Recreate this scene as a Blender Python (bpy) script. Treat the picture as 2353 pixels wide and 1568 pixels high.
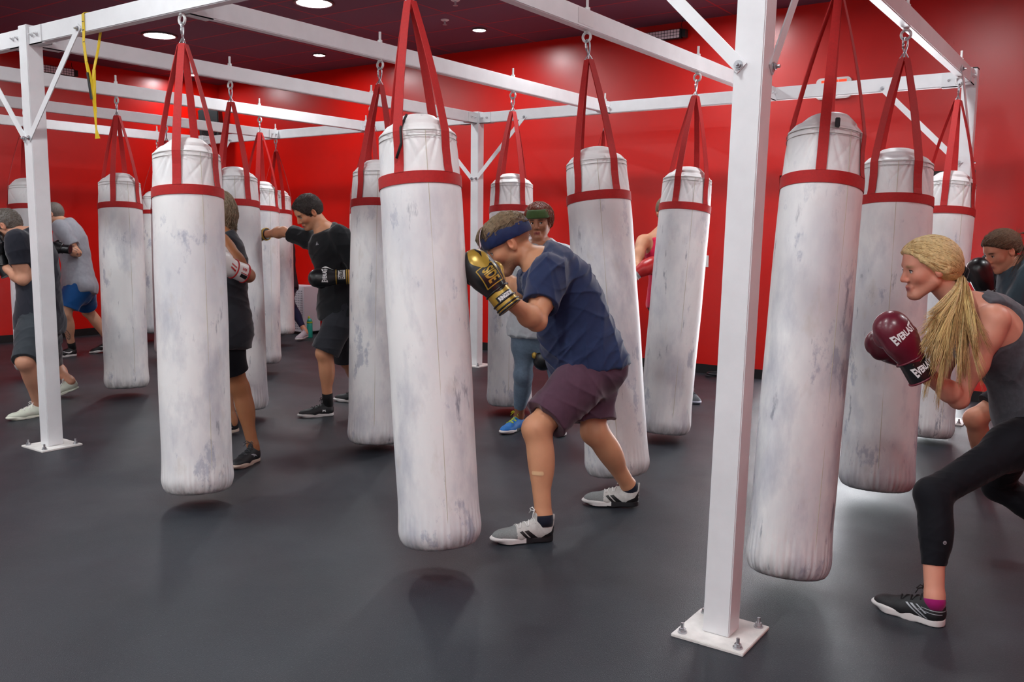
import bpy, bmesh, math, random
import numpy as np
from mathutils import Vector, Matrix
from mathutils.bvhtree import BVHTree
for o in list(bpy.data.objects): bpy.data.objects.remove(o)
SC = bpy.context.scene
COL = SC.collection
PI = math.pi
R_ = math.radians

# ------------------------------------------------------------------ camera
F, YAW, PITCH, ROLL = 2038.6, -0.61193, -0.12191, 0.010507
CAM = np.array([6.039, -3.086, 1.5])
CX, CY = 1176.5, 784.0
FW = np.array([math.sin(YAW)*math.cos(PITCH), math.cos(YAW)*math.cos(PITCH), math.sin(PITCH)])
_r = np.array([math.cos(YAW), -math.sin(YAW), 0.]); _u = np.cross(_r, FW)
RT = _r*math.cos(ROLL)+_u*math.sin(ROLL); UP = -_r*math.sin(ROLL)+_u*math.cos(ROLL)
cd = bpy.data.cameras.new('camera'); cam = bpy.data.objects.new('camera', cd); COL.objects.link(cam)
cd.sensor_width = 36; cd.lens = 36*F/2353; cd.clip_start = .05; cd.clip_end = 60
cd.dof.use_dof = False
m4 = Matrix.Identity(4)
for i in range(3):
    m4[i][0], m4[i][1], m4[i][2], m4[i][3] = RT[i], UP[i], -FW[i], CAM[i]
cam.matrix_world = m4
SC.camera = cam
def ray(u, v): return FW+RT*(u-CX)/F-UP*(v-CY)/F
def at(u, v, d): return CAM+ray(u, v)*d
def onz(u, v, z=0.):
    d = ray(u, v); return CAM+d*(z-CAM[2])/d[2]
def depth(P): return float((np.array(P)-CAM)@FW)
HR = np.array([math.cos(YAW), -math.sin(YAW), 0.]); HF = np.array([math.sin(YAW), math.cos(YAW), 0.])  # horizontal right / away
ZZ = np.array([0., 0., 1.])

# ------------------------------------------------------------------ world, light, exposure
w = bpy.data.worlds.new('World'); SC.world = w; w.use_nodes = True
bg = w.node_tree.nodes['Background']; bg.inputs[0].default_value = (.93, .96, 1, 1); bg.inputs[1].default_value = 7.5
SC.view_settings.view_transform = 'Standard'; SC.view_settings.look = 'None'
SC.view_settings.exposure = 0.28; SC.view_settings.gamma = 1.0; SC.view_settings.use_curve_mapping = False
CEIL = 3.74; WX, WY = -5.96, 5.93; EX, EY = 8.4, -7.0
LAMP_BIG = [(-3.49, 3.28), (-.83, 3.23), (1.85, 3.25), (4.5, 3.25), (7.1, 3.25)]
LAMP_SMALL = [(-5.45, 5.12), (-2.76, 5.08), (-.16, 5.05), (2.55, 5.05), (7.8, 5.05)]
LAMP_NEAR = [(x, y) for y in (-1.2, -3.7, -6.0) for x in (-3.5, -.83, 1.85, 4.5, 7.1)]

# ------------------------------------------------------------------ materials
def lin(c):
    return tuple(((x/255)/12.92 if x/255 <= .04045 else ((x/255+.055)/1.055)**2.4) for x in c)
def N(nt, typ, **kw):
    n = nt.nodes.new(typ)
    for k, v in kw.items():
        if k in n.inputs: n.inputs[k].default_value = v
        else: setattr(n, k, v)
    return n
MATS = {}
def mat(name, rgb, rough=.6, metal=0., spec=.5, noise=None, bump=None, coat=0., emit=None, sheen=0., sss=0., attr=None):
    """noise=(scale, amount, stretch) brightness mottling; bump=(scale, strength, distance)"""
    if name in MATS: return MATS[name]
    m = bpy.data.materials.new(name); m.use_nodes = True; nt = m.node_tree; b = nt.nodes['Principled BSDF']
    c = lin(rgb)+(1,)
    b.inputs['Base Color'].default_value = c; b.inputs['Roughness'].default_value = rough
    b.inputs['Metallic'].default_value = metal; b.inputs['Specular IOR Level'].default_value = spec
    if coat: b.inputs['Coat Weight'].default_value = coat; b.inputs['Coat Roughness'].default_value = .15
    if sheen: b.inputs['Sheen Weight'].default_value = sheen; b.inputs['Sheen Roughness'].default_value = .4
    if sss: b.inputs['Subsurface Weight'].default_value = sss; b.inputs['Subsurface Radius'].default_value = (.012, .005, .003); b.inputs['Subsurface Scale'].default_value = 1.
    if emit: b.inputs['Emission Color'].default_value = tuple(emit[0])+(1,); b.inputs['Emission Strength'].default_value = emit[1]
    tc = N(nt, 'ShaderNodeTexCoord')
    src = None
    if attr:
        a = N(nt, 'ShaderNodeVertexColor'); a.layer_name = attr; src = a.outputs['Color']
    if noise:
        mp = N(nt, 'ShaderNodeMapping'); mp.inputs['Scale'].default_value = noise[2] if len(noise) > 2 else (1, 1, 1)
        nt.links.new(tc.outputs['Object'], mp.inputs[0])
        nz = N(nt, 'ShaderNodeTexNoise', Scale=noise[0], Detail=4., Roughness=.6); nt.links.new(mp.outputs[0], nz.inputs['Vector'])
        mr = N(nt, 'ShaderNodeMapRange'); mr.inputs[3].default_value = 1-noise[1]; mr.inputs[4].default_value = 1+noise[1]*.8
        mr.inputs[1].default_value = .3; mr.inputs[2].default_value = .7
        nt.links.new(nz.outputs[0], mr.inputs[0])
        mx = N(nt, 'ShaderNodeMix', data_type='RGBA', blend_type='MULTIPLY'); mx.inputs[0].default_value = 1
        if src: nt.links.new(src, mx.inputs[6])
        else: mx.inputs[6].default_value = c
        nt.links.new(mr.outputs[0], mx.inputs[7]); src = mx.outputs[2]
    if src: nt.links.new(src, b.inputs['Base Color'])
    if bump:
        nz = N(nt, 'ShaderNodeTexNoise', Scale=bump[0], Detail=3.); nt.links.new(tc.outputs['Object'], nz.inputs['Vector'])
        bp = N(nt, 'ShaderNodeBump', Strength=bump[1], Distance=bump[2]); nt.links.new(nz.outputs[0], bp.inputs['Height'])
        nt.links.new(bp.outputs[0], b.inputs['Normal'])
    MATS[name] = m; return m

RED = mat('red_wall_paint', (204, 14, 2), .32, spec=.62, noise=(1.2, .06), bump=(160, .12, .002))
FLOOR = mat('rubber_floor', (35, 41, 48), .5, spec=.5, noise=(2.2, .12), bump=(260, .6, .003))
def speck(m):
    nt = m.node_tree; b = nt.nodes['Principled BSDF']; l = b.inputs['Base Color'].links[0].from_socket
    tc = N(nt, 'ShaderNodeTexCoord'); v = N(nt, 'ShaderNodeTexNoise', Scale=170., Detail=2.); nt.links.new(tc.outputs['Object'], v.inputs['Vector'])
    cr = N(nt, 'ShaderNodeMapRange'); cr.inputs[1].default_value = .58; cr.inputs[2].default_value = .72; nt.links.new(v.outputs[0], cr.inputs[0])
    mx = N(nt, 'ShaderNodeMix', data_type='RGBA'); nt.links.new(cr.outputs[0], mx.inputs[0]); nt.links.new(l, mx.inputs[6]); mx.inputs[7].default_value = (.062, .068, .078, 1)
    nt.links.new(mx.outputs[2], b.inputs['Base Color'])
    n2 = N(nt, 'ShaderNodeTexNoise', Scale=1.3, Detail=5.); nt.links.new(tc.outputs['Object'], n2.inputs['Vector'])
    m2 = N(nt, 'ShaderNodeMapRange'); m2.inputs[1].default_value = .3; m2.inputs[2].default_value = .7; m2.inputs[3].default_value = .36; m2.inputs[4].default_value = .52
    nt.links.new(n2.outputs[0], m2.inputs[0]); nt.links.new(m2.outputs[0], b.inputs['Roughness'])
speck(FLOOR)
STEEL_W = mat('white_enamel_steel', (226, 228, 230), .38, spec=.5, noise=(6, .05), bump=(40, .05, .002))
CHROME = mat('zinc_steel', (190, 192, 196), .3, metal=.9)
EYE_W = mat('painted_eye_bolt', (215, 217, 216), .35, metal=.2)
STRAP = mat('red_webbing', (176, 16, 16), .7, sheen=.08, noise=(90, .12), bump=(600, .3, .001))
BLACKR = mat('black_rubber_base', (14, 14, 16), .5)
BLACKP = mat('black_plastic', (16, 16, 18), .4)
WHITEP = mat('white_plastic', (226, 226, 224), .4)
LAMP = mat('lamp_diffuser', (255, 255, 255), .5, emit=((.95, .98, 1.), 115.))
LAMPS_ = mat('lamp_diffuser_small', (255, 255, 255), .5, emit=((.95, .98, 1.), 330.))
TRIM = mat('lamp_trim', (60, 50, 52), .4)

def ceiling_mat():
    m = bpy.data.materials.new('dark_ceiling_tiles'); m.use_nodes = True; nt = m.node_tree; b = nt.nodes['Principled BSDF']
    tc = N(nt, 'ShaderNodeTexCoord'); mp = N(nt, 'ShaderNodeMapping'); nt.links.new(tc.outputs['Object'], mp.inputs[0])
    br = N(nt, 'ShaderNodeTexBrick', Scale=1.0); br.offset = 0; br.inputs['Mortar Size'].default_value = .012
    br.inputs['Brick Width'].default_value = 1.22; br.inputs['Row Height'].default_value = .61; br.inputs['Mortar Smooth'].default_value = .3
    br.inputs['Color1'].default_value = lin((118, 78, 98))+(1,); br.inputs['Color2'].default_value = lin((108, 72, 90))+(1,); br.inputs['Mortar'].default_value = lin((176, 62, 72))+(1,)  # red reflection on the grid lines is painted into the mortar colour
    nt.links.new(mp.outputs[0], br.inputs['Vector']); nt.links.new(br.outputs['Color'], b.inputs['Base Color'])
    b.inputs['Roughness'].default_value = .75; b.inputs['Specular IOR Level'].default_value = .3
    return m
CEILM = ceiling_mat()

def bag_mat():
    m = bpy.data.materials.new('scuffed_white_vinyl'); m.use_nodes = True; nt = m.node_tree; b = nt.nodes['Principled BSDF']
    b.inputs['Roughness'].default_value = .45; b.inputs['Specular IOR Level'].default_value = .4
    tc = N(nt, 'ShaderNodeTexCoord'); oi = N(nt, 'ShaderNodeObjectInfo')
    sh = N(nt, 'ShaderNodeVectorMath', operation='SCALE'); cx = N(nt, 'ShaderNodeCombineXYZ')
    for i in range(3): nt.links.new(oi.outputs['Random'], cx.inputs[i])
    nt.links.new(cx.outputs[0], sh.inputs[0]); sh.inputs['Scale'].default_value = 37.
    ad = N(nt, 'ShaderNodeVectorMath', operation='ADD'); nt.links.new(tc.outputs['Object'], ad.inputs[0]); nt.links.new(sh.outputs[0], ad.inputs[1])
    def nz(scale, st, det=5, lo=.45, hi=.75, rough=.6):
        mp = N(nt, 'ShaderNodeMapping'); mp.inputs['Scale'].default_value = st; nt.links.new(ad.outputs[0], mp.inputs[0])
        n = N(nt, 'ShaderNodeTexNoise', Scale=scale, Detail=float(det), Roughness=rough); nt.links.new(mp.outputs[0], n.inputs['Vector'])
        r = N(nt, 'ShaderNodeMapRange'); r.inputs[1].default_value = lo; r.inputs[2].default_value = hi; nt.links.new(n.outputs[0], r.inputs[0]); return r.outputs[0]
    def mix(f, a, bcol, k=1.):
        mm = N(nt, 'ShaderNodeMath', operation='MULTIPLY'); nt.links.new(f, mm.inputs[0]); mm.inputs[1].default_value = k
        x = N(nt, 'ShaderNodeMix', data_type='RGBA'); nt.links.new(mm.outputs[0], x.inputs[0])
        if isinstance(a, tuple): x.inputs[6].default_value = lin(a)+(1,)
        else: nt.links.new(a, x.inputs[6])
        x.inputs[7].default_value = lin(bcol)+(1,); return x.outputs[2]
    # only the punched part below the band is worn
    sp = N(nt, 'ShaderNodeSeparateXYZ'); nt.links.new(tc.outputs['Object'], sp.inputs[0])
    wz = N(nt, 'ShaderNodeMapRange'); wz.inputs[1].default_value = -.99; wz.inputs[2].default_value = -1.25; wz.inputs[3].default_value = .3; wz.inputs[4].default_value = 1.; nt.links.new(sp.outputs[2], wz.inputs[0])
    def wear(f):
        mm = N(nt, 'ShaderNodeMath', operation='MULTIPLY'); nt.links.new(f, mm.inputs[0]); nt.links.new(wz.outputs[0], mm.inputs[1]); return mm.outputs[0]
    c = mix(wear(nz(2.6, (1, 1, .5))), (234, 234, 233), (190, 193, 202), .8)
    c = mix(wear(nz(5.5, (1, 1, .45), 6, .5, .72)), c, (150, 154, 172), .55)
    c = mix(wear(nz(3.8, (1.2, 1.2, .6), 7, .59, .64, .7)), c, (130, 140, 164), .5)
    c = mix(wear(nz(16, (1, 1, .22), 5, .63, .70, .65)), c, (92, 100, 118), .65)
    c = mix(wear(nz(9, (1, 1, .5), 4, .6, .8)), c, (196, 186, 172), .5)
    zb = N(nt, 'ShaderNodeMapRange'); zb.inputs[1].default_value = -2.53; zb.inputs[2].default_value = -2.64; nt.links.new(sp.outputs[2], zb.inputs[0])
    zn = nz(22, (1, 1, .15), 4, .35, .7)
    mm = N(nt, 'ShaderNodeMath', operation='MULTIPLY'); nt.links.new(zb.outputs[0], mm.inputs[0]); nt.links.new(zn, mm.inputs[1])
    c = mix(mm.outputs[0], c, (96, 92, 88), .85)
    nt.links.new(c, b.inputs['Base Color'])
    n = N(nt, 'ShaderNodeTexNoise', Scale=14., Detail=4.); nt.links.new(ad.outputs[0], n.inputs['Vector'])
    bp = N(nt, 'ShaderNodeBump', Strength=.3, Distance=.006); nt.links.new(n.outputs[0], bp.inputs['Height']); nt.links.new(bp.outputs[0], b.inputs['Normal'])
    return m
BAG = bag_mat()

# ------------------------------------------------------------------ mesh helpers
def emp(name, loc, label=None, cat=None, group=None, rot=None):
    o = bpy.data.objects.new(name, None); o.empty_display_size = .1; COL.objects.link(o); o.location = loc
    if rot is not None: o.rotation_euler = rot
    if label: o['label'] = label
    if cat: o['category'] = cat
    if group: o['group'] = group
    return o
def link(name, me, m, parent=None, label=None, cat=None, group=None, kind=None, smooth=False):
    o = bpy.data.objects.new(name, me); COL.objects.link(o)
    if m is not None:
        for q in (m if isinstance(m, (list, tuple)) else [m]): me.materials.append(q)
    if parent: o.parent = parent
    if label: o['label'] = label
    if cat: o['category'] = cat
    if group: o['group'] = group
    if kind: o['kind'] = kind
    if smooth: me.polygons.foreach_set('use_smooth', [True]*len(me.polygons))
    return o
class MB:
    def __init__(s): s.v = []; s.f = []; s.mi = []
    def add(s, V, Fc, mi=0):
        n = len(s.v); s.v += [tuple(map(float, x)) for x in V]; s.f += [tuple(i+n for i in f) for f in Fc]; s.mi += [mi]*len(Fc)
    def box(s, lo, hi, mi=0, M=None):
        x0, y0, z0 = lo; x1, y1, z1 = hi
        V = [(x0, y0, z0), (x1, y0, z0), (x1, y1, z0), (x0, y1, z0), (x0, y0, z1), (x1, y0, z1), (x1, y1, z1), (x0, y1, z1)]
        if M is not None: V = [tuple(M @ Vector(p)) for p in V]
        s.add(V, [(3, 2, 1, 0), (4, 5, 6, 7), (0, 1, 5, 4), (1, 2, 6, 5), (2, 3, 7, 6), (3, 0, 4, 7)], mi)
    def beam(s, a, b, wx, wz, up=(0, 0, 1), mi=0):
        """box from a to b; wx across, wz along up"""
        a = np.array(a, float); b = np.array(b, float); d = b-a; L = np.linalg.norm(d); d /= L
        up = np.array(up, float); x = np.cross(d, up); x /= np.linalg.norm(x); z = np.cross(x, d)
        V = []
        for p in (a, b):
            for sx, sz in ((-1, -1), (1, -1), (1, 1), (-1, 1)): V.append(p+x*sx*wx/2+z*sz*wz/2)
        s.add(V, [(0, 1, 2, 3)[::-1], (4, 5, 6, 7), (0, 1, 5, 4), (1, 2, 6, 5), (2, 3, 7, 6), (3, 0, 4, 7)], mi)
    def tube(s, pts, r, seg=10, closed=False, mi=0, flat=None):
        P = [np.array(p, float) for p in pts]; n = len(P); rs = r if hasattr(r, '__len__') else [r]*n
        T = []
        for i in range(n):
            a = P[(i-1) % n] if (closed or i > 0) else P[0]; b = P[(i+1) % n] if (closed or i < n-1) else P[-1]
            t = b-a; T.append(t/(np.linalg.norm(t)+1e-12))
        up = np.array([0, 0, 1.]) if abs(T[0][2]) < .9 else np.array([1., 0, 0])
        V = []
        x = np.cross(T[0], up); x /= np.linalg.norm(x)
        for i in range(n):
            x = x-T[i]*(x@T[i]); x /= np.linalg.norm(x)+1e-12; y = np.cross(T[i], x)
            for k in range(seg):
                a = 2*PI*k/seg; V.append(P[i]+rs[i]*(math.cos(a)*x+math.sin(a)*y*(flat or 1)))
        Fc = []
        for i in range(n if closed else n-1):
            j = (i+1) % n
            for k in range(seg): Fc.append((i*seg+k, i*seg+(k+1) % seg, j*seg+(k+1) % seg, j*seg+k))
        if not closed: Fc += [tuple(range(seg))[::-1], tuple((n-1)*seg+k for k in range(seg))]
        s.add(V, Fc, mi)
    def lathe(s, prof, c=(0, 0, 0), seg=32, mi=0, rf=None):
        V = []; c = np.array(c, float)
        for i, (r, z) in enumerate(prof):
            for k in range(seg):
                a = 2*PI*k/seg; rr = r if rf is None else rf(r, z, a)
                V.append(c+np.array([rr*math.cos(a), rr*math.sin(a), z]))
        Fc = []
        n = len(prof)
        for i in range(n-1):
            for k in range(seg): Fc.append((i*seg+k, i*seg+(k+1) % seg, (i+1)*seg+(k+1) % seg, (i+1)*seg+k))
        Fc += [tuple(range(seg))[::-1], tuple((n-1)*seg+k for k in range(seg))]
        s.add(V, Fc, mi)
    def ribbon(s, pts, wdir, w, th, mi=0):
        """flat strap along pts; wdir per point width direction"""
        P = [np.array(p, float) for p in pts]; n = len(P); V = []
        for i in range(n):
            t = P[min(i+1, n-1)]-P[max(i-1, 0)]; t /= np.linalg.norm(t)+1e-12
            wd = np.array(wdir[i] if isinstance(wdir, list) else wdir, float); wd = wd-t*(wd@t); wd /= np.linalg.norm(wd); nn = np.cross(t, wd)
            ww = w[i] if hasattr(w, '__len__') else w
            for a, b in ((-1, -1), (1, -1), (1, 1), (-1, 1)): V.append(P[i]+wd*a*ww/2+nn*b*th/2)
        Fc = []
        for i in range(n-1):
            for k in range(4): Fc.append((i*4+k, i*4+(k+1) % 4, i*4+4+(k+1) % 4, i*4+4+k))
        Fc += [(3, 2, 1, 0), tuple((n-1)*4+k for k in range(4))]
        s.add(V, Fc, mi)
    def mesh(s, name, origin=(0, 0, 0), bevel=0):
        me = bpy.data.meshes.new(name); o = np.array(origin, float)
        me.from_pydata([tuple(np.array(v)-o) for v in s.v], [], s.f); me.polygons.foreach_set('material_index', s.mi)
        bm = bmesh.new(); bm.from_mesh(me); bmesh.ops.recalc_face_normals(bm, faces=bm.faces)
        if bevel: bmesh.ops.bevel(bm, geom=[e for e in bm.edges if e.is_manifold and e.calc_face_angle(0) > .6], offset=bevel, segments=2, affect='EDGES', clamp_overlap=True)
        bm.to_mesh(me); bm.free(); me.update(); return me
def smoothauto(me, ang=40):
    me.polygons.foreach_set('use_smooth', [True]*len(me.polygons))
    bm = bmesh.new(); bm.from_mesh(me)
    for e in bm.edges:
        if len(e.link_faces) == 2 and e.calc_face_angle(0) > R_(ang): e.smooth = False
    bm.to_mesh(me); bm.free()

# ------------------------------------------------------------------ room shell
def struct(name, mb, m, bevel=0):
    return link(name, mb.mesh(name, bevel=bevel), m, kind='structure')
T = .15
b = MB(); b.box((WX-T, EY-T, -.1), (EX+T, WY+T, 0)); struct('floor', b, FLOOR)
b = MB(); b.box((WX-T, EY-T, CEIL), (EX+T, WY+T, CEIL+.1)); struct('ceiling', b, CEILM)
b = MB(); b.box((WX-T, EY, 0), (WX, WY+T, CEIL)); struct('wall_left', b, RED)
DX0, DX1, DZ = 3.00, 4.78, 2.10
b = MB(); b.box((WX, WY, 0), (DX0, WY+T, CEIL)); b.box((DX1, WY, 0), (EX, WY+T, CEIL)); b.box((DX0, WY, DZ), (DX1, WY+T, CEIL)); struct('wall_back', b, RED)
b = MB(); b.box((EX, EY, 0), (EX+T, WY+T, CEIL)); struct('wall_right', b, RED)
FRONTM = mat('pale_front_wall', (205, 206, 208), .7)
b = MB(); b.box((WX-T, EY-T, 0), (EX+T, EY, CEIL)); struct('wall_front', b, FRONTM)
b = MB(); b.box((WX, WY-.012, 0), (DX0-.06, WY-.001, .10)); b.box((DX1+.06, WY-.012, 0), (EX, WY-.001, .10)); struct('baseboard_back', b, BLACKR)
b = MB(); b.box((WX+.001, EY, 0), (WX+.012, WY-.012, .10)); struct('baseboard_left', b, BLACKR)
b = MB(); b.box((EX-.012, EY, 0), (EX-.001, WY-.012, .10)); struct('baseboard_right', b, BLACKR)
# glazed door in the back wall
GLASS = bpy.data.materials.new('door_glass'); GLASS.use_nodes = True
nt = GLASS.node_tree; nt.nodes.remove(nt.nodes['Principled BSDF']); g_ = N(nt, 'ShaderNodeBsdfGlass', Roughness=0., IOR=1.05); nt.links.new(g_.outputs[0], nt.nodes['Material Output'].inputs[0])
b = MB(); b.box((DX0, WY+.02, 0), (DX0+.02, WY+.12, DZ)); b.box((DX1-.02, WY+.02, 0), (DX1, WY+.12, DZ)); b.box((DX0+.02, WY+.02, DZ-.08), (DX1-.02, WY+.12, DZ)); b.box((DX0+.02, WY+.02, 0), (DX1-.02, WY+.12, .02))
b.box(((DX0+DX1)/2-.03, WY+.04, .02), ((DX0+DX1)/2+.03, WY+.10, DZ-.08))
dr = struct('door_1', b, mat('dark_door_frame', (70, 74, 76), .4, metal=.4))
b = MB(); b.box((DX0+.02, WY+.06, .02), (DX1-.02, WY+.066, DZ-.08)); link('pane', b.mesh('pane'), GLASS, dr)
b = MB(); b.tube([((DX0+DX1)/2+.02, WY+.04, .95), ((DX0+DX1)/2+.02, WY-.02, .98), ((DX0+DX1)/2+.02, WY-.02, 1.2), ((DX0+DX1)/2+.02, WY+.04, 1.23)], .012); link('handle', b.mesh('handle'), CHROME, dr)

# ------------------------------------------------------------------ downlights
def downlight(x, y, r, m, label, grp):
    b = MB(); b.lathe([(r*1.18, 0), (r*1.18, -.012), (r*1.02, -.016), (r, -.006), (r, 0)], seg=40)
    t = emp('downlight', (x, y, CEIL), label, 'ceiling light', grp)
    link('trim', b.mesh('trim'), TRIM, t, smooth=True)
    b = MB(); b.lathe([(r*.99, -.002), (r*.99, -.009), (r*.6, -.011), (.001, -.012)], seg=40); link('diffuser', b.mesh('diffuser'), m, t, smooth=True)
    return t
labs = {0: 'large round ceiling downlight, the lower of the two big glowing discs at upper left', 1: 'large round ceiling downlight cut by the top of the photo left of centre'}
for i, (x, y) in enumerate(LAMP_BIG): downlight(x, y, .17, LAMP, labs.get(i, 'large round ceiling downlight above and outside the frame'), 'large ceiling downlights')
labs = {0: 'small round downlight near the back left corner of the ceiling', 1: 'small round downlight between the two ceiling beams left of the centre bag', 2: 'small round downlight right of the tall centre bag strap'}
for i, (x, y) in enumerate(LAMP_SMALL): downlight(x, y, .072, LAMPS_, labs.get(i, 'small round downlight along the back wall outside the frame'), 'small ceiling downlights by the back wall')
for x, y in LAMP_NEAR: downlight(x, y, .17, LAMP, 'large round ceiling downlight above and behind the viewer', 'large ceiling downlights')
# sprinklers
def sprinkler(x, y, label):
    t = emp('sprinkler_head', (x, y, CEIL), label, 'sprinkler', 'ceiling sprinkler heads')
    b = MB(); b.lathe([(.045, 0), (.045, -.006), (.03, -.014), (.012, -.016)], seg=24); link('escutcheon', b.mesh('escutcheon'), WHITEP, t, smooth=True)
    b = MB(); b.lathe([(.011, -.014), (.011, -.04), (.005, -.045)], seg=12); b.lathe([(.024, -.052), (.024, -.055)], seg=16)
    b.tube([(.01, 0, -.04), (.014, 0, -.047), (.006, 0, -.053)], .002, 6); b.tube([(-.01, 0, -.04), (-.014, 0, -.047), (-.006, 0, -.053)], .002, 6)
    link('deflector', b.mesh('deflector'), CHROME, t, smooth=True)
sprinkler(-.194, 4.49, 'red-tinted sprinkler head hanging between the ceiling tiles'); sprinkler(.407, 3.92, 'white sprinkler head cut by the top edge of the photo')

# ------------------------------------------------------------------ steel bag rack
H0, H1 = 2.679, 2.790      # underside and top of the beams
W_, L_ = 4.854, 4.815
PW = .104; BW = .06
rack = emp('bag_rack', (0, 0, 0), 'white steel tube rack with posts, cross beams and diagonal braces holding the punching bags', 'rack')
def part(name, mb, m, parent, bevel=0, smooth=False, label=None, origin=(0, 0, 0)):
    me = mb.mesh(name, origin, bevel)
    o = link(name, me, m, parent, label=label)
    if smooth: smoothauto(me)
    return o
def bolt(mb, p, n, r=.016, h=.014, stud=.0):
    n = np.array(n, float); p = np.array(p, float)
    mb.tube([p, p+n*h*.35], r*1.35, 16); mb.tube([p+n*h*.35, p+n*h], r, 6)
    mb.tube([p+n*h, p+n*(h+.006+stud)], r*.5, 8)
LEAN = .017
def post(x, y, cap=None):
    b = MB(); b.box((x-PW/2, y-PW/2, .012), (x+PW/2, y+PW/2, H1+.012))
    ln = LEAN if (x, y) == (W_, 0) else 0.
    b.v = [(vx+ln*vz, vy, vz) for vx, vy, vz in b.v]
    p = part('post', b, STEEL_W, rack, bevel=.004)
    b = MB(); b.box((x-.14, y-.14, 0), (x+.14, y+.14, .012)); part('base_plate', b, mat('scuffed_white_plate', (226, 224, 220), .45, noise=(18, .12)), p, bevel=.002)
    for sx in (-1, 1):
        for sy in (-1, 1):
            b = MB(); bolt(b, (x+sx*.108, y+sy*.108, .012), (0, 0, 1), .013, .018, .014); part('anchor_bolt', b, CHROME, p)
    if cap:
        b = MB(); b.box((x-PW/2, y-PW/2, H1+.012), (x+PW/2, y+PW/2, H1+.02)); part('end_cap', b, BLACKP, p)
    return p
posts = {}
for x, y, c in ((0, 0, 0), (W_, 0, 1), (0, L_, 0), (W_, L_, 1), (-W_, L_, 0), (-W_, 0, 0)): posts[(x, y)] = post(x, y, c)
def beamx(x0, x1, y):
    b = MB(); b.box((x0, y-BW/2, H0), (x1, y+BW/2, H1)); return part('beam', b, STEEL_W, rack, bevel=.005)
def beamy(y0, y1, x):
    b = MB(); b.box((x-BW/2, y0, H0), (x+BW/2, y1, H1)); return part('beam', b, STEEL_W, rack, bevel=.005)
hp = PW/2
AX = {3: W_, 2: 3.288, 1: 1.633, 0: 0., -1: -1.611, -2: -3.257, -3: -W_}
for y in (0, L_):
    beamx(hp, W_-hp+(.046 if y == 0 else 0), y); beamx(-W_+hp, -hp, y)
for k in (3, 0, -3): beamy(hp, L_-hp, AX[k])
for k in (2, 1, -1, -2): beamy(BW/2, L_-BW/2, AX[k])
# brackets (plates) and bolts at joints
def bracket(x, y, dx, dy):
    """sheet steel saddle around a beam end; (dx,dy) direction of the beam away from the joint"""
    b = MB(); s = hp if (x, y) in posts else BW/2
    ln = .15
    if dx:
        x0, x1 = sorted((x+dx*s, x+dx*(s+ln)))
        for sg in (-1, 1):
            yy = y+sg*(BW/2+.003); b.box((x0, yy-.003, H0-.006), (x1, yy+.003, H1-.004))
            for q in (.04, .10): bolt(b, (x+dx*(s+q), yy+sg*.003, (H0+H1)/2), (0, sg, 0), .011, .012, .006)
        b.box((x0, y-BW/2-.006, H0-.006), (x1, y+BW/2+.006, H0))
    else:
        y0, y1 = sorted((y+dy*s, y+dy*(s+ln)))
        for sg in (-1, 1):
            xx = x+sg*(BW/2+.003); b.box((xx-.003, y0, H0-.006), (xx+.003, y1, H1-.004))
            for q in (.04, .10): bolt(b, (xx+sg*.003, y+dy*(s+q), (H0+H1)/2), (sg, 0, 0), .011, .012, .006)
        b.box((x-BW/2-.006, y0, H0-.006), (x+BW/2+.006, y1, H0))
    b.mi = [0]*len(b.f)
    part('bracket', b, mat('white_bracket_steel', (220, 222, 224), .42), rack)
for y, dy in ((0, 1), (L_, -1)):
    for k in AX: bracket(AX[k], y, 0, dy)
    bracket(0, y, 1, 0); bracket(0, y, -1, 0); bracket(W_, y, -1, 0); bracket(-W_, y, 1, 0)
# diagonal braces
def brace(x, y, dx, dy, side=-1):
    """flat bar from the post up to the beam; side: which face it is bolted on"""
    b = MB(); zl, zh, r = 2.07, 2.72, .66
    a = np.array([x+dx*.02, y+dy*.02, zl]); c = np.array([x+dx*r, y+dy*r, zh])
    if (x, y) == (W_, 0): a = a+np.array([LEAN*zl, 0, 0]); c = c+np.array([LEAN*zl, 0, 0])*(1 if dx else 0)
    nrm = np.array([-abs(dy), -abs(dx), 0.]) if side < 0 else np.array([abs(dy), abs(dx), 0.])
    a = a+nrm*(hp+.004); c = c+nrm*(hp-.014)
    b.beam(a, c, .045, .006, up=nrm)
    p = part('brace', b, STEEL_W, rack)
    b = MB(); bolt(b, a+nrm*.003+np.array([dx*.012, dy*.012, .012]), nrm, .012, .012, .006); part('bolt', b, CHROME, p)
    b = MB(); bolt(b, c+nrm*.003-np.array([dx*.015, dy*.015, .015]), nrm, .012, .012, .006)
    part('bolt', b, CHROME, p)
brace(0, 0, 1, 0); brace(0, 0, -1, 0); brace(W_, 0, -1, 0); brace(W_, 0, 0, 1, 1)
brace(0, L_, 1, 0); brace(0, L_, -1, 0); brace(W_, L_, -1, 0); brace(W_, L_, 0, -1, 1); brace(-W_, L_, 1, 0); brace(-W_, 0, 1, 0)

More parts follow.
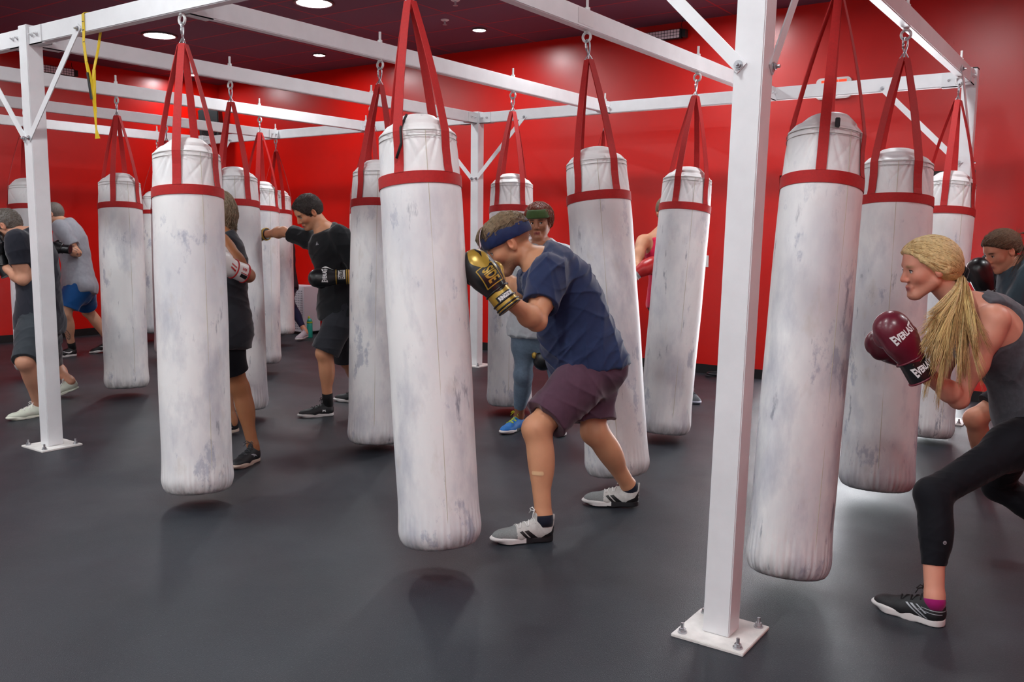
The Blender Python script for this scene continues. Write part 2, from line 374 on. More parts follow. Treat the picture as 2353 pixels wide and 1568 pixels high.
# ------------------------------------------------------------------ heavy bags
HOOK = H0-.004
def eyebolt(x, y):
    b = MB()
    b.tube([(x, y, H0-.012), (x, y, H1+.075)], .0085, 10); b.tube([(x, y, H1), (x, y, H1+.02)], .017, 6); b.tube([(x, y, H0-.012), (x, y, H0)], .016, 16)
    ring = [(x+.026*math.cos(a), y, H0-.036+.026*math.sin(a)) for a in np.linspace(0, 2*PI, 24, endpoint=False)]
    b.tube(ring, .008, 8, closed=True)
    o = part('eye_bolt', b, EYE_W, rack, smooth=True)
BR = .186   # bag radius
def zmap(z):
    return float(np.interp(z, [-2.612, -2.46, -.985, -.93, -.742, -.650], [-2.638, -2.49, -1.027, -.968, -.790, -.704]))
def bag_body():
    random.seed(5)
    prof = []   # (r, z)
    for z in np.linspace(-2.605, -2.52, 9):
        t = (z+2.605)/.085; prof.append((BR*(.74+.26*math.sqrt(max(0, 1-(1-t)**2))), z))
    prof = [(.001, -2.612), (.06, -2.61), (BR*.45, -2.606)]+prof
    for z in np.linspace(-2.46, -1.0, 40): prof.append((BR*(1+.012*math.sin(z*3.1)), z))
    for z in np.linspace(-.985, -.745, 30): prof.append((BR*(.995-.05*((z+.985)/.24)), z))
    prof += [(BR*.952, -.742), (BR*.945, -.736), (BR*.915, -.735)]
    for t in np.linspace(.1, .9, 8): prof.append((BR*(.92-.42*t), -.735+.085*t**.85))
    prof += [(BR*.50, -.6545), (BR*.46, -.652), (BR*.3, -.650), (.001, -.650)]
    def rf(r, z, a):
        if z < -2.40 and r > .1:
            k = min(1, (-2.40-z)/.10); r += k*.0035*abs(math.sin(a*19+.7*math.sin(a*5)))+k*.0015*math.sin(a*46)
        elif -.99 < z < -.70 and r > .12:
            k = (z+.99)/.25; k = min(1, max(0, k))
            r *= 1-.045*k*(.5+.5*math.cos(2*(a-ANG[0]-.6)))
            for q in ANG:
                d = (a-q+PI) % (2*PI)-PI; r -= .010*k*math.exp(-(d/.16)**2)
            r += .003*math.sin(a*9+z*26)*k*(1-k*.5)
            for q in ANG:
                d = abs((a-q+PI) % (2*PI)-PI); zz = -.742-z
                for s0, sl_, am_ in ((.17, 1.9, .0085), (.24, 4.4, .006)):
                    if zz > -.01: r -= am_*math.exp(-((d-s0-zz*sl_)/(.035+.10*max(zz, 0)))**2)*max(0, 1-zz/.23)
        elif z >= -.70 and r > .01:
            r *= 1+.14*math.cos(2*(a-ANG[0]-.6))*(z+.735)/.08
        elif z < -1.: r += .002*math.sin(a*3+z*5)*math.sin(z*4)
        return r
    b = MB(); b.lathe(prof, seg=176, rf=rf); b.v = [(x, y, zmap(z)) for x, y, z in b.v]; me = b.mesh('bag_body'); me.polygons.foreach_set('use_smooth', [True]*len(me.polygons)); return me
ANG = [0, R_(72), R_(180), R_(252)]
me_body = bag_body()
def seam_mesh():
    b = MB(); a = R_(40)
    pts = [(math.cos(a)*(BR*(1+.012*math.sin(z*3.1))+.0005), math.sin(a)*(BR*(1+.012*math.sin(z*3.1))+.0005), z) for z in np.linspace(-2.5, -1.0, 30)]
    pts += [(math.cos(a)*BR*(.998-.05*((z+.985)/.24)), math.sin(a)*BR*(.998-.05*((z+.985)/.24)), z) for z in np.linspace(-.98, -.75, 6)]
    b.tube([(x, y, zmap(z)) for x, y, z in pts], .0015, 5); return b.mesh('seam')
me_seam = seam_mesh()
def hem_mesh():
    b = MB()
    for z in (zmap(-.748), zmap(-.772)):
        b.tube([((BR*.955)*math.cos(a), (BR*.955)*math.sin(a), z) for a in np.linspace(0, 2*PI, 60, endpoint=False)], .0016, 5, closed=True)
    return b.mesh('stitching')
me_hem = hem_mesh()
b = MB(); b.tube([((BR*.80)*math.cos(a), (BR*.80)*math.sin(a), -2.622+.003*math.sin(a*8)) for a in np.linspace(0, 2*PI, 60, endpoint=False)], .0022, 5, closed=True); me_bot = b.mesh('bottom_seam')
def band_mesh():
    b = MB(); b.lathe([(BR-.003, -.974), (BR+.0035, -.974), (BR+.004, -1.0), (BR+.0035, -1.026), (BR-.003, -1.026)], seg=96); m = b.mesh('band'); smoothauto(m, 50); return m
me_band = band_mesh()
def strap_mesh(a):
    b = MB(); e = np.array([math.cos(a), math.sin(a), 0]); t = np.array([-math.sin(a), math.cos(a), 0])
    top = np.array([math.cos(a)*.022, math.sin(a)*.022, -.175])
    pts = [e*(BR+.003)+ZZ*-.976, e*(BR*.985)+ZZ*-.945, e*(BR*.955)+ZZ*-.865, e*(BR*.945+.004)+ZZ*-.793]
    q = pts[-1]
    for s in np.linspace(.08, 1, 9): pts.append(q+(top-q)*s+e*.012*math.sin(s*PI))
    ws = [.046]*4+list(np.linspace(.046, .036, 9))
    b.ribbon(pts, t, ws, .004); m = b.mesh('strap'); return m
me_straps = [strap_mesh(a) for a in ANG]
def hardware():
    b = MB()
    pts = []
    for i in range(40):   # pear shaped carabiner
        a = 2*PI*i/40; zz = math.cos(a); pts.append(((.011+.008*zz+.004)*math.sin(a)*1.15, 0, -.098+.044*zz))
    b.tube(pts, .0048, 8, closed=True); b.tube([(.0145, 0, -.12), (.017, 0, -.085)], .0065, 8)
    m1 = b.mesh('carabiner'); m1.polygons.foreach_set('use_smooth', [True]*len(m1.polygons))
    b = MB()
    for s in (-1, 1):
        tri = [(0, s*.002, -.135), (-.024, s*.012, -.178), (.024, s*.012, -.178)]
        P = []
        for i in range(3):
            p, q = np.array(tri[i]), np.array(tri[(i+1) % 3])
            for k in np.linspace(.12, .88, 6): P.append(p+(q-p)*k)
        b.tube(P, .0036, 7, closed=True)
    m2 = b.mesh('triangle_ring'); m2.polygons.foreach_set('use_smooth', [True]*len(m2.polygons)); return m1, m2
me_cara, me_ring = hardware()
me_cara.materials.append(CHROME); me_ring.materials.append(CHROME)
for m_, q in ((me_body, BAG), (me_seam, mat('cream_thread', (196, 190, 172), .7)), (me_bot, mat('grey_thread', (150, 146, 140), .7)), (me_hem, mat('grey_thread', (150, 146, 140), .7)), (me_band, STRAP)): m_.materials.append(q)
for m_ in me_straps: m_.materials.append(STRAP)
# (hook x, hook y, bottom px u, strap angle seen from camera, length scale, pushed away m, label)
BAGS = [
 (3.288, 0, 1013, -30, .980, .0, 'tall white punching bag in the centre, in front of the man in the navy shirt'),
 (1.633, 0, 456, -17, 1.0, .0, 'big white punching bag at left with the woman in black shorts behind it'),
 (3.288, 1.565, 1420, -39, .992, .0, 'white punching bag swinging behind the back of the man in the navy shirt'),
 (3.288, 3.167, 1525, -22, 1.01, .0, 'tilted white punching bag that hides the woman with red gloves'),
 (4.854, 1.13, 1806, -2, 1.036, -.16, 'largest white punching bag, right beside the front steel post'),
 (4.854, 2.484, 2012, -38, 1.0, .0, 'white punching bag right behind the blonde woman\'s maroon gloves'),
 (4.854, 4.34, 2126, -8, 1.018, .0, 'white punching bag behind the blonde head, next to the back right post'),
 (1.633, 3.167, 1170, -42, 1.005, .0, 'white punching bag behind the man in the navy headband, right of the back post'),
 (1.633, 1.565, 862, -42, 1.01, .0, 'white punching bag overlapping the left edge of the centre bag'),
 (0., 1.565, 562, -40, 1.0, .0, 'white punching bag directly behind the woman in the black tank top'),
 (-1.611, 1.565, 292, -18, 1.0, .0, 'white punching bag standing alone between the left post and the big left bag'),
 (-1.611, 3.167, 604, -10, .985, .0, 'white punching bag seen below the outstretched arm of the dark-haired man in black'),
 (-3.257, 4.762, 644, 25, .97, .0, 'farthest white punching bag in front of the woman in navy leggings'),
 (-3.257, 1.565, 82, 15, 1.0, .0, 'white punching bag half hidden behind the left steel post'),
 (-4.854, 4.10, 352, 15, .985, .0, 'far white punching bag peeking out left of the big left bag'),
 (-3.257, 3.167, 395, 10, 1.0, .0, 'white punching bag hidden behind the big left bag, only its carabiner showing'),
 (0., 3.167, 862, 15, 1.0, .0, 'white punching bag hidden behind two bags left of centre, straps showing'),
 (-1.611, 4.74, 838, 30, .97, .0, 'farthest white punching bag left of centre, a pale sliver behind the other bags'),
 (1.633, 4.74, 1398, 20, 1.0, .0, 'white punching bag at the back beam, hidden except for its carabiner and dark strap'),
]
def bag(i, x, y, u, ang, ls, push, label):
    hook = np.array([x, y, H0-.0])
    eyebolt(x, y)
    d = depth(hook); L = 2.63*ls
    # bottom centre: lateral position seen in the picture, at the hook's depth plus the push
    v = 1000.
    for _ in range(6):
        P = at(u, v, d+push); P[2]; 
        lat = math.hypot(P[0]-x, P[1]-y); z = H0-math.sqrt(max(.01, L*L-lat*lat)); 
        r = ray(u, v); v = v+(P[2]-z)/abs(UP[2])*F/(d+push)
    ax = P-hook; ax /= np.linalg.norm(ax)
    Zl = Vector(-ax); cv = Vector(CAM-hook); cv.z = 0; cv.normalize()
    a0 = math.atan2(cv.y, cv.x)+R_(ang)
    q = Vector((0, 0, 1)).rotation_difference(Zl)
    rot = (q.to_matrix() @ Matrix.Rotation(a0, 3, 'Z')).to_euler()
    if i == 4: hook = hook+np.array([0, 0, .05])
    t = emp('punching_bag', tuple(hook), label, 'punching bag', 'white punching bags hanging from the rack', rot)
    xy = {0: .97, 4: .93, 5: 1.08}.get(i, 1.)
    t.scale = (xy, xy, ls)
    for nm, m_ in (('body', me_body), ('seam', me_seam), ('stitching', me_hem), ('bottom_seam', me_bot), ('band', me_band), ('carabiner', me_cara), ('triangle_ring', me_ring)): link(nm, m_, None, t)
    for m_ in me_straps: link('strap', m_, None, t)
    return t, a0
bag_objs = [bag(i, *r) for i, r in enumerate(BAGS)]

# ------------------------------------------------------------------ signed-distance modelling (bodies, clothes, shoes, gloves)
def nrm(v):
    v = np.array(v, float); return v/(np.linalg.norm(v)+1e-12)
class Cone:
    """rounded limb from a to b; ra/rb half widths, e=(ea,eb) thickness ratio along axis n"""
    def __init__(s, a, b, ra, rb, n=None, e=1., k=.02, cuts=None, sub=False):
        s.a, s.b = np.array(a, float), np.array(b, float); s.ra, s.rb = ra, rb
        s.n = None if n is None else nrm(n); s.e = e if hasattr(e, '__len__') else (e, e); s.k = k; s.cuts = cuts or []; s.sub = sub
    def bb(s):
        r = max(s.ra, s.rb)*max(1, max(s.e)); return np.minimum(s.a, s.b)-r, np.maximum(s.a, s.b)+r
    def d(s, X, Y, Z):
        ab = s.b-s.a; L2 = ab@ab+1e-12
        px, py, pz = X-s.a[0], Y-s.a[1], Z-s.a[2]
        t = np.clip((px*ab[0]+py*ab[1]+pz*ab[2])/L2, 0, 1)
        qx, qy, qz = px-t*ab[0], py-t*ab[1], pz-t*ab[2]
        r = s.ra+(s.rb-s.ra)*t
        l = np.sqrt(qx*qx+qy*qy+qz*qz)
        if s.n is None: d = l-r
        else:
            e = s.e[0]+(s.e[1]-s.e[0])*t; dn = qx*s.n[0]+qy*s.n[1]+qz*s.n[2]; f = dn*(1/e-1)
            l2 = np.sqrt((qx+f*s.n[0])**2+(qy+f*s.n[1])**2+(qz+f*s.n[2])**2)+1e-9
            d = (l2-r)*np.maximum(l, 1e-9)/l2
        for p, n in s.cuts: d = np.maximum(d, (X-p[0])*n[0]+(Y-p[1])*n[1]+(Z-p[2])*n[2])
        return d
class Ell:
    def __init__(s, c, r, M=None, k=.02, cuts=None, sub=False):
        s.c = np.array(c, float); s.r = np.array(r, float)*np.ones(3); s.M = np.eye(3) if M is None else np.array(M, float); s.k = k; s.cuts = cuts or []; s.sub = sub
    def bb(s):
        r = s.r.max(); return s.c-r, s.c+r
    def d(s, X, Y, Z):
        p = [X-s.c[0], Y-s.c[1], Z-s.c[2]]
        q = [s.M[i][0]*p[0]+s.M[i][1]*p[1]+s.M[i][2]*p[2] for i in range(3)]   # rows of M are the local axes
        k0 = np.sqrt(sum((q[i]/s.r[i])**2 for i in range(3))); k1 = np.sqrt(sum((q[i]/s.r[i]**2)**2 for i in range(3)))+1e-9
        d = k0*(k0-1)/k1
        for pp, n in s.cuts: d = np.maximum(d, (X-pp[0])*n[0]+(Y-pp[1])*n[1]+(Z-pp[2])*n[2])
        return d
def inflate(pr, o, kk=None, grow=0):
    import copy
    q = copy.copy(pr)
    if isinstance(q, Cone):
        q.ra, q.rb = q.ra+o, q.rb+o
        if q.n is not None: q.e = ((pr.ra*pr.e[0]+o)/q.ra, (pr.rb*pr.e[1]+o)/q.rb)
    else: q.r = q.r+o
    if kk is not None: q.k = kk
    return q
def smin(a, b, k):
    h = np.maximum(k-np.abs(a-b), 0)/k
    return np.minimum(a, b)-h*h*k*.25
def smax(a, b, k): return -smin(-a, -b, k)
def field(prims, h, pad=.03, noise=None, post=None):
    lo = np.min([p.bb()[0] for p in prims if not p.sub], axis=0)-pad; hi = np.max([p.bb()[1] for p in prims if not p.sub], axis=0)+pad
    n = np.ceil((hi-lo)/h).astype(int)+1
    ax = [lo[i]+h*np.arange(n[i]) for i in range(3)]
    g = np.full(n, .2, np.float32)
    for p in prims:
        b0, b1 = p.bb(); m = p.k+.03
        i0 = np.clip(np.floor((b0-m-lo)/h).astype(int), 0, n); i1 = np.clip(np.ceil((b1+m-lo)/h).astype(int)+1, 0, n)
        if (i1 <= i0).any(): continue
        X = ax[0][i0[0]:i1[0], None, None]; Y = ax[1][None, i0[1]:i1[1], None]; Z = ax[2][None, None, i0[2]:i1[2]]
        sl = tuple(slice(i0[i], i1[i]) for i in range(3))
        d = p.d(X, Y, Z)
        g[sl] = smax(g[sl], -d, p.k) if p.sub else smin(g[sl], d, p.k)
    if noise is not None:
        X, Y, Z = ax[0][:, None, None], ax[1][None, :, None], ax[2][None, None, :]
        near = np.abs(g) < .05
        if near.any():
            ii = np.nonzero(near); P = np.stack([ax[0][ii[0]], ax[1][ii[1]], ax[2][ii[2]]], -1)
            g[ii] += noise(P).astype(np.float32)
    if post is not None: g = post(g, ax[0][:, None, None], ax[1][None, :, None], ax[2][None, None, :])
    # close the field at its border
    for i in range(3):
        s0 = [slice(None)]*3; s0[i] = 0; g[tuple(s0)] = np.maximum(g[tuple(s0)], .01); s0[i] = -1; g[tuple(s0)] = np.maximum(g[tuple(s0)], .01)
    return g, lo
def nets(g, lo, h):
    s = g < 0; nx, ny, nz = g.shape
    c = [(i, j, k) for i in (0, 1) for j in (0, 1) for k in (0, 1)]
    cnt = np.zeros((nx-1, ny-1, nz-1), np.int8)
    for i, j, k in c: cnt += s[i:nx-1+i, j:ny-1+j, k:nz-1+k]
    act = (cnt > 0) & (cnt < 8); ids = np.nonzero(act); nv = len(ids[0])
    idx = np.full(act.shape, -1, np.int64); idx[ids] = np.arange(nv)
    acc = np.zeros((nv, 3)); m = np.zeros(nv)
    for a, bq in [(p, q) for p in c for q in c if sum(abs(p[t]-q[t]) for t in range(3)) == 1 and p < q]:
        ga = g[ids[0]+a[0], ids[1]+a[1], ids[2]+a[2]]; gb = g[ids[0]+bq[0], ids[1]+bq[1], ids[2]+bq[2]]
        x = (ga < 0) != (gb < 0); t = np.where(x, ga/(ga-gb+1e-12), 0)
        for q in range(3): acc[:, q] += np.where(x, a[q]+(bq[q]-a[q])*t, 0)
        m += x
    V = (acc/m[:, None]+np.stack(ids, -1))*h+lo
    Q = []
    for axx in range(3):
        o1, o2 = [(1, 2), (2, 0), (0, 1)][axx]
        a = [slice(None)]*3; bq = [slice(None)]*3; a[axx] = slice(0, -1); bq[axx] = slice(1, None)
        s1, s2 = s[tuple(a)], s[tuple(bq)]; cr = s1 != s2
        e = np.nonzero(cr); e = np.stack(e, -1)
        ok = (e[:, o1] > 0) & (e[:, o2] > 0) & (e[:, o1] < g.shape[o1]-1) & (e[:, o2] < g.shape[o2]-1); e = e[ok]
        fl = s1[tuple(e.T)]
        def I(d1, d2):
            q = e.copy(); q[:, o1] -= d1; q[:, o2] -= d2; return idx[q[:, 0], q[:, 1], q[:, 2]]
        f = np.stack([I(0, 0), I(1, 0), I(1, 1), I(0, 1)], -1)
        f[~fl] = f[~fl][:, ::-1]; Q.append(f)
    return V, np.concatenate(Q)
def sdf_mesh(name, prims, h, origin, mats, parent, noise=None, post=None, smooth=1, color=None, label=None, matidx=None):
    g, lo = field(prims, h, noise=noise, post=post)
    V, Q = nets(g, lo, h)
    if len(V) == 0: return None
    for _ in range(smooth):   # light Laplacian relax
        S = np.zeros_like(V); n = np.zeros(len(V))
        for a in range(4):
            i, j = Q[:, a], Q[:, (a+1) % 4]
            for t in range(3): S[:, t] += np.bincount(i, V[j, t], len(V))+np.bincount(j, V[i, t], len(V))
            n += np.bincount(i, minlength=len(V))+np.bincount(j, minlength=len(V))
        V = V*.5+.5*S/np.maximum(n, 1)[:, None]
    me = bpy.data.meshes.new(name)
    o = np.array(origin, float)
    me.vertices.add(len(V)); me.vertices.foreach_set('co', (V-o).astype(np.float32).ravel())
    me.loops.add(len(Q)*4); me.loops.foreach_set('vertex_index', Q.astype(np.int32).ravel())
    me.polygons.add(len(Q)); me.polygons.foreach_set('loop_start', np.arange(0, len(Q)*4, 4, dtype=np.int32))
    me.polygons.foreach_set('use_smooth', np.ones(len(Q), bool))
    if matidx is not None: me.polygons.foreach_set('material_index', matidx(V[Q].mean(1)).astype(np.int32))
    me.update(calc_edges=True); me.validate()
    if color is not None:
        ca = me.color_attributes.new('Col', 'FLOAT_COLOR', 'POINT'); ca.data.foreach_set('color', np.concatenate([color(V), np.ones((len(V), 1))], 1).astype(np.float32).ravel())
    ob = link(name, me, mats, parent, label=label)
    ob['_bv'] = 1
    BV[ob.name] = (V, Q); del ob['_bv']
    return ob
BV = {}
def bvh_of(*obs):
    V = []; Fq = []; n = 0
    for o in obs:
        v, q = BV[o.name]; V += [Vector(x) for x in v]; Fq += (q+n).tolist(); n += len(v)
    return BVHTree.FromPolygons(V, Fq)

def creases(seed, amp, scale, dirs=None, n=5):
    rnd = np.random.RandomState(seed); W = []
    for i in range(n):
        d = nrm(rnd.randn(3)) if dirs is None else nrm(np.array(dirs[i % len(dirs)])+.35*rnd.randn(3))
        W.append((d*scale*(.6+.9*rnd.rand()), rnd.rand()*6.28, nrm(rnd.randn(3))*scale*.35, rnd.rand()*6.28, nrm(rnd.randn(3))*scale*.3, rnd.rand()*6.28))
    def f(P):
        r = 0
        for d, ph, wd, wp, md, mp in W:
            a = P@d+ph+1.6*np.sin(P@wd+wp); r = r+(.5+.5*np.sin(P@md+mp))*(1-np.abs(np.sin(a*.5)))**2.2
        return -amp*(r/len(W)*2.4-.35)
    return f

# ------------------------------------------------------------------ decals: flat artwork wrapped on a surface
def flat_mesh(text=None, polys=None, size=1., bold=0., sx=1., shear=0.):
    """returns 2D verts (N,2) and triangles; text is centred"""
    if text is not None:
        cu = bpy.data.curves.new('t', 'FONT'); cu.body = text; cu.size = size; cu.align_x = 'CENTER'; cu.align_y = 'CENTER'; cu.offset = bold; cu.resolution_u = 3; cu.shear = shear
    else:
        cu = bpy.data.curves.new('t', 'CURVE'); cu.dimensions = '2D'; cu.fill_mode = 'BOTH'
        for pl in polys:
            sp = cu.splines.new('POLY'); sp.points.add(len(pl)-1); sp.use_cyclic_u = True
            for i, (x, y) in enumerate(pl): sp.points[i].co = (x, y, 0, 1)
    ob = bpy.data.objects.new('t', cu); COL.objects.link(ob)
    dg = bpy.context.evaluated_depsgraph_get()
    me = bpy.data.meshes.new_from_object(ob.evaluated_get(dg))
    bm = bmesh.new(); bm.from_mesh(me); bpy.data.objects.remove(ob); bpy.data.meshes.remove(me); bpy.data.curves.remove(cu)
    for v in bm.verts: v.co.x *= sx
    return bm
def decal(name, O, xd, yd, nd, targets, m, parent, origin, text=None, polys=None, size=.03, bold=0., sx=1., maxe=.008, off=.0012, arch=0., label=None, shear=0., thick=.0):
    """O centre; xd,yd in-plane; nd outward. projects along -nd on the targets"""
    bm = flat_mesh(text, polys, size, bold, sx, shear)
    bmesh.ops.triangulate(bm, faces=bm.faces)
    for _ in range(6):
        es = [e for e in bm.edges if e.calc_length() > maxe]
        if not es: break
        bmesh.ops.subdivide_edges(bm, edges=es, cuts=1); bmesh.ops.triangulate(bm, faces=[f for f in bm.faces if len(f.verts) > 3])
    tr = bvh_of(*targets); xd, yd, nd = nrm(xd), nrm(yd), nrm(nd)
    if arch:
        xs = [abs(v.co.x) for v in bm.verts]; mx_ = max(xs) if xs else 1
        for v in bm.verts: v.co.y *= 1+arch*(v.co.x/mx_)**2
    bad = []
    for v in bm.verts:
        p = np.array(O)+xd*v.co.x+yd*v.co.y
        hit = tr.ray_cast(Vector(p+nd*.12), Vector(-nd), .3)
        if hit[0] is None: bad.append(v); continue
        hn = np.array(hit[1]); hn = hn if hn@nd > 0 else -hn
        q = np.array(hit[0])+nd*off*.5+hn*off*.7
        v.co = Vector(q-np.array(origin))
    if bad: bmesh.ops.delete(bm, geom=bad, context='VERTS')
    me = bpy.data.meshes.new(name); bm.to_mesh(me); bm.free()
    return link(name, me, m, parent, smooth=True, label=label)

# ------------------------------------------------------------------ shoes and gloves
def shoe(parent, org, heel, toe, st, scale=1., h=.004, left=True, up=None):
    """st: upper, sole, lace materials + extras"""
    X = nrm(np.array(toe)-heel); Zt = ZZ if up is None else nrm(up); Y = nrm(np.cross(Zt, X)); Z = np.cross(X, Y); H = np.array(heel, float)-X*.012
    s = scale
    P = lambda x, y, z: H+(X*x+Y*y+Z*z)*s
    M = np.stack([X, Y, Z]); lo = [(P(0, 0, .016), -Z)]
    fx = st.get('flat', 1.)
    up_ = [Cone(P(.042, 0, .05), P(.040, 0, .078), .037*s, .034*s, k=.012, cuts=lo), Cone(P(.05, 0, .045), P(.15, 0, .036), .040*s, .042*s, n=Z, e=(1.15*fx, .86*fx), k=.03, cuts=lo),
           Cone(P(.075, 0, .075), P(.15, 0, .045), .026*s, .028*s, k=.03, cuts=lo), Ell(P(.205, 0, .030), np.array([.075, .045, .034*fx])*s, M, k=.03, cuts=lo),
           Ell(P(.04, 0, .10), np.array([.03, .026, .03])*s, M, k=.008, sub=True)]
    if st.get('tongue', 1): up_.insert(4, Cone(P(.088, 0, .08), P(.080, 0, .113), .018*s, .020*s, n=X, e=.45, k=.01))
    if st.get('pull', 0): up_.insert(4, Cone(P(.008, 0, .07), P(.000, 0, .108), .014*s, .011*s, n=X, e=.5, k=.012))
    o = sdf_mesh('shoe', up_, h, org, [st['upper'], st.get('toecap', st['upper'])], parent, smooth=1, matidx=(lambda c: ((c-H)@X > .175*s).astype(int)) if 'toecap' in st else None)
    th = st.get('sole_h', .024)
    c2 = [(P(0, 0, th), Z), (P(0, 0, 0.001), -Z)]
    so = [Cone(P(.044, 0, .012), P(.13, 0, .012), .0415*s, .0375*s, n=Z, e=6, k=.02, cuts=c2), Cone(P(.13, 0, .012), P(.20, .003, .012), .0375*s, .049*s, n=Z, e=6, k=.02, cuts=c2), Ell(P(.225, 0, .022), np.array([.066, .044, .019])*s, M, k=.015)]
    sm = [st['sole'], st.get('sole2', st['sole'])]
    so = sdf_mesh('sole', so, h, org, sm, o, smooth=1, matidx=(lambda c: (((c-H)@X < .135*s) | ((c-H)@Z < .006)).astype(int)) if 'sole2' in st else None)
    if 'lace' in st:
        b = MB(); tr = bvh_of(o)
        def pj(x, y):
            q = P(x, y, .2); hh = tr.ray_cast(Vector(q), Vector(-Z), .4); return np.array(hh[0])+Z*.002 if hh[0] else P(x, y, .07)
        for i in range(5):
            x = .095+i*.019; sg = 1 if i % 2 else -1
            b.tube([pj(x-.007*sg, -.026*s), pj(x-.003*sg, -.013*s), pj(x, 0)+Z*.002, pj(x+.003*sg, .013*s), pj(x+.007*sg, .026*s)], .0026*s, 6)
        for sg in (-1, 1):
            q = pj(.085, 0)+Z*.006; b.tube([q, q+Y*sg*.02*s+Z*.012+X*.01, q+Y*sg*.036*s+X*.018, q+Y*sg*.022*s-Z*.004+X*.014, q], .0024*s, 6)
            b.tube([q, q+Y*sg*.02*s+X*.015-Z*.002, q+Y*sg*.034*s+X*.022-Z*.022], .0022*s, 6)
        me = b.mesh('laces', org); link('laces', me, st['lace'], o, smooth=True)
    for nm, polys, cx_, cz_, m_ in st.get('art', []):
        for sg in ((-1, 1) if st.get('both') else (st.get('side', -1),)):
            decal(nm, P(cx_, sg*.05, cz_), X, Z, Y*sg, [o, so], m_, o, org, polys=[[(x*s, z*s) for x, z in q] for q in polys], maxe=.007)
    return o, P(.045, 0, .09), M

def glove(parent, org, W, d, thumb, st, s=1., h=.0045):
    """W wrist, d finger direction, thumb = direction of the thumb side"""
    X = nrm(d); T_ = np.array(thumb, float); T_ = nrm(T_-X*(T_@X)); Nn = np.cross(X, T_)*st.get('hand', 1)   # Nn = back of the hand
    P = lambda x, t, n: np.array(W)+(X*x+T_*t+Nn*n)*s
    M = np.stack([X, T_, Nn])
    pr = [Cone(P(.0, 0, 0), P(.07, 0, .0), .047*s, .060*s, n=Nn, e=(.95, .82), k=.03), Ell(P(.105, -.002, .006), np.array([.088, .068, .052])*s, M, k=.03),
          Ell(P(.150, -.002, -.008), np.array([.052, .063, .052])*s, M, k=.03), Ell(P(.120, -.004, -.045), np.array([.050, .058, .030])*s, M, k=.012)]
    noise = creases(7, .0025, 60, n=3)
    o = sdf_mesh('boxing_glove', pr, h, org, st['body'], parent, label=st.get('label'))
    tm = sdf_mesh('glove_thumb', [Cone(P(.035, .045, -.020), P(.085, .070, -.028), .026*s, .027*s, k=.02), Cone(P(.085, .070, -.028), P(.125, .060, -.034), .027*s, .022*s, k=.02)], h, org, st['thumb'], o)
    cf = sdf_mesh('cuff', [Cone(P(-.105, 0, 0), P(.012, 0, 0), .052*s, .049*s, n=Nn, e=.9, k=.01, cuts=[(P(-.075, 0, 0), -X), (P(.012, 0, 0), X)])], h, org, st['cuff'], o, smooth=1)
    b = MB()
    for x in st.get('rings', (-.072, .010)):
        b.tube([P(x, math.cos(a)*.0515, math.sin(a)*.0515*.9) for a in np.linspace(0, 2*PI, 40, endpoint=False)], .0038*s, 8, closed=True)
    link('piping', b.mesh('piping', org), st['ring'], o, smooth=True)
    return o, tm, cf, P, M

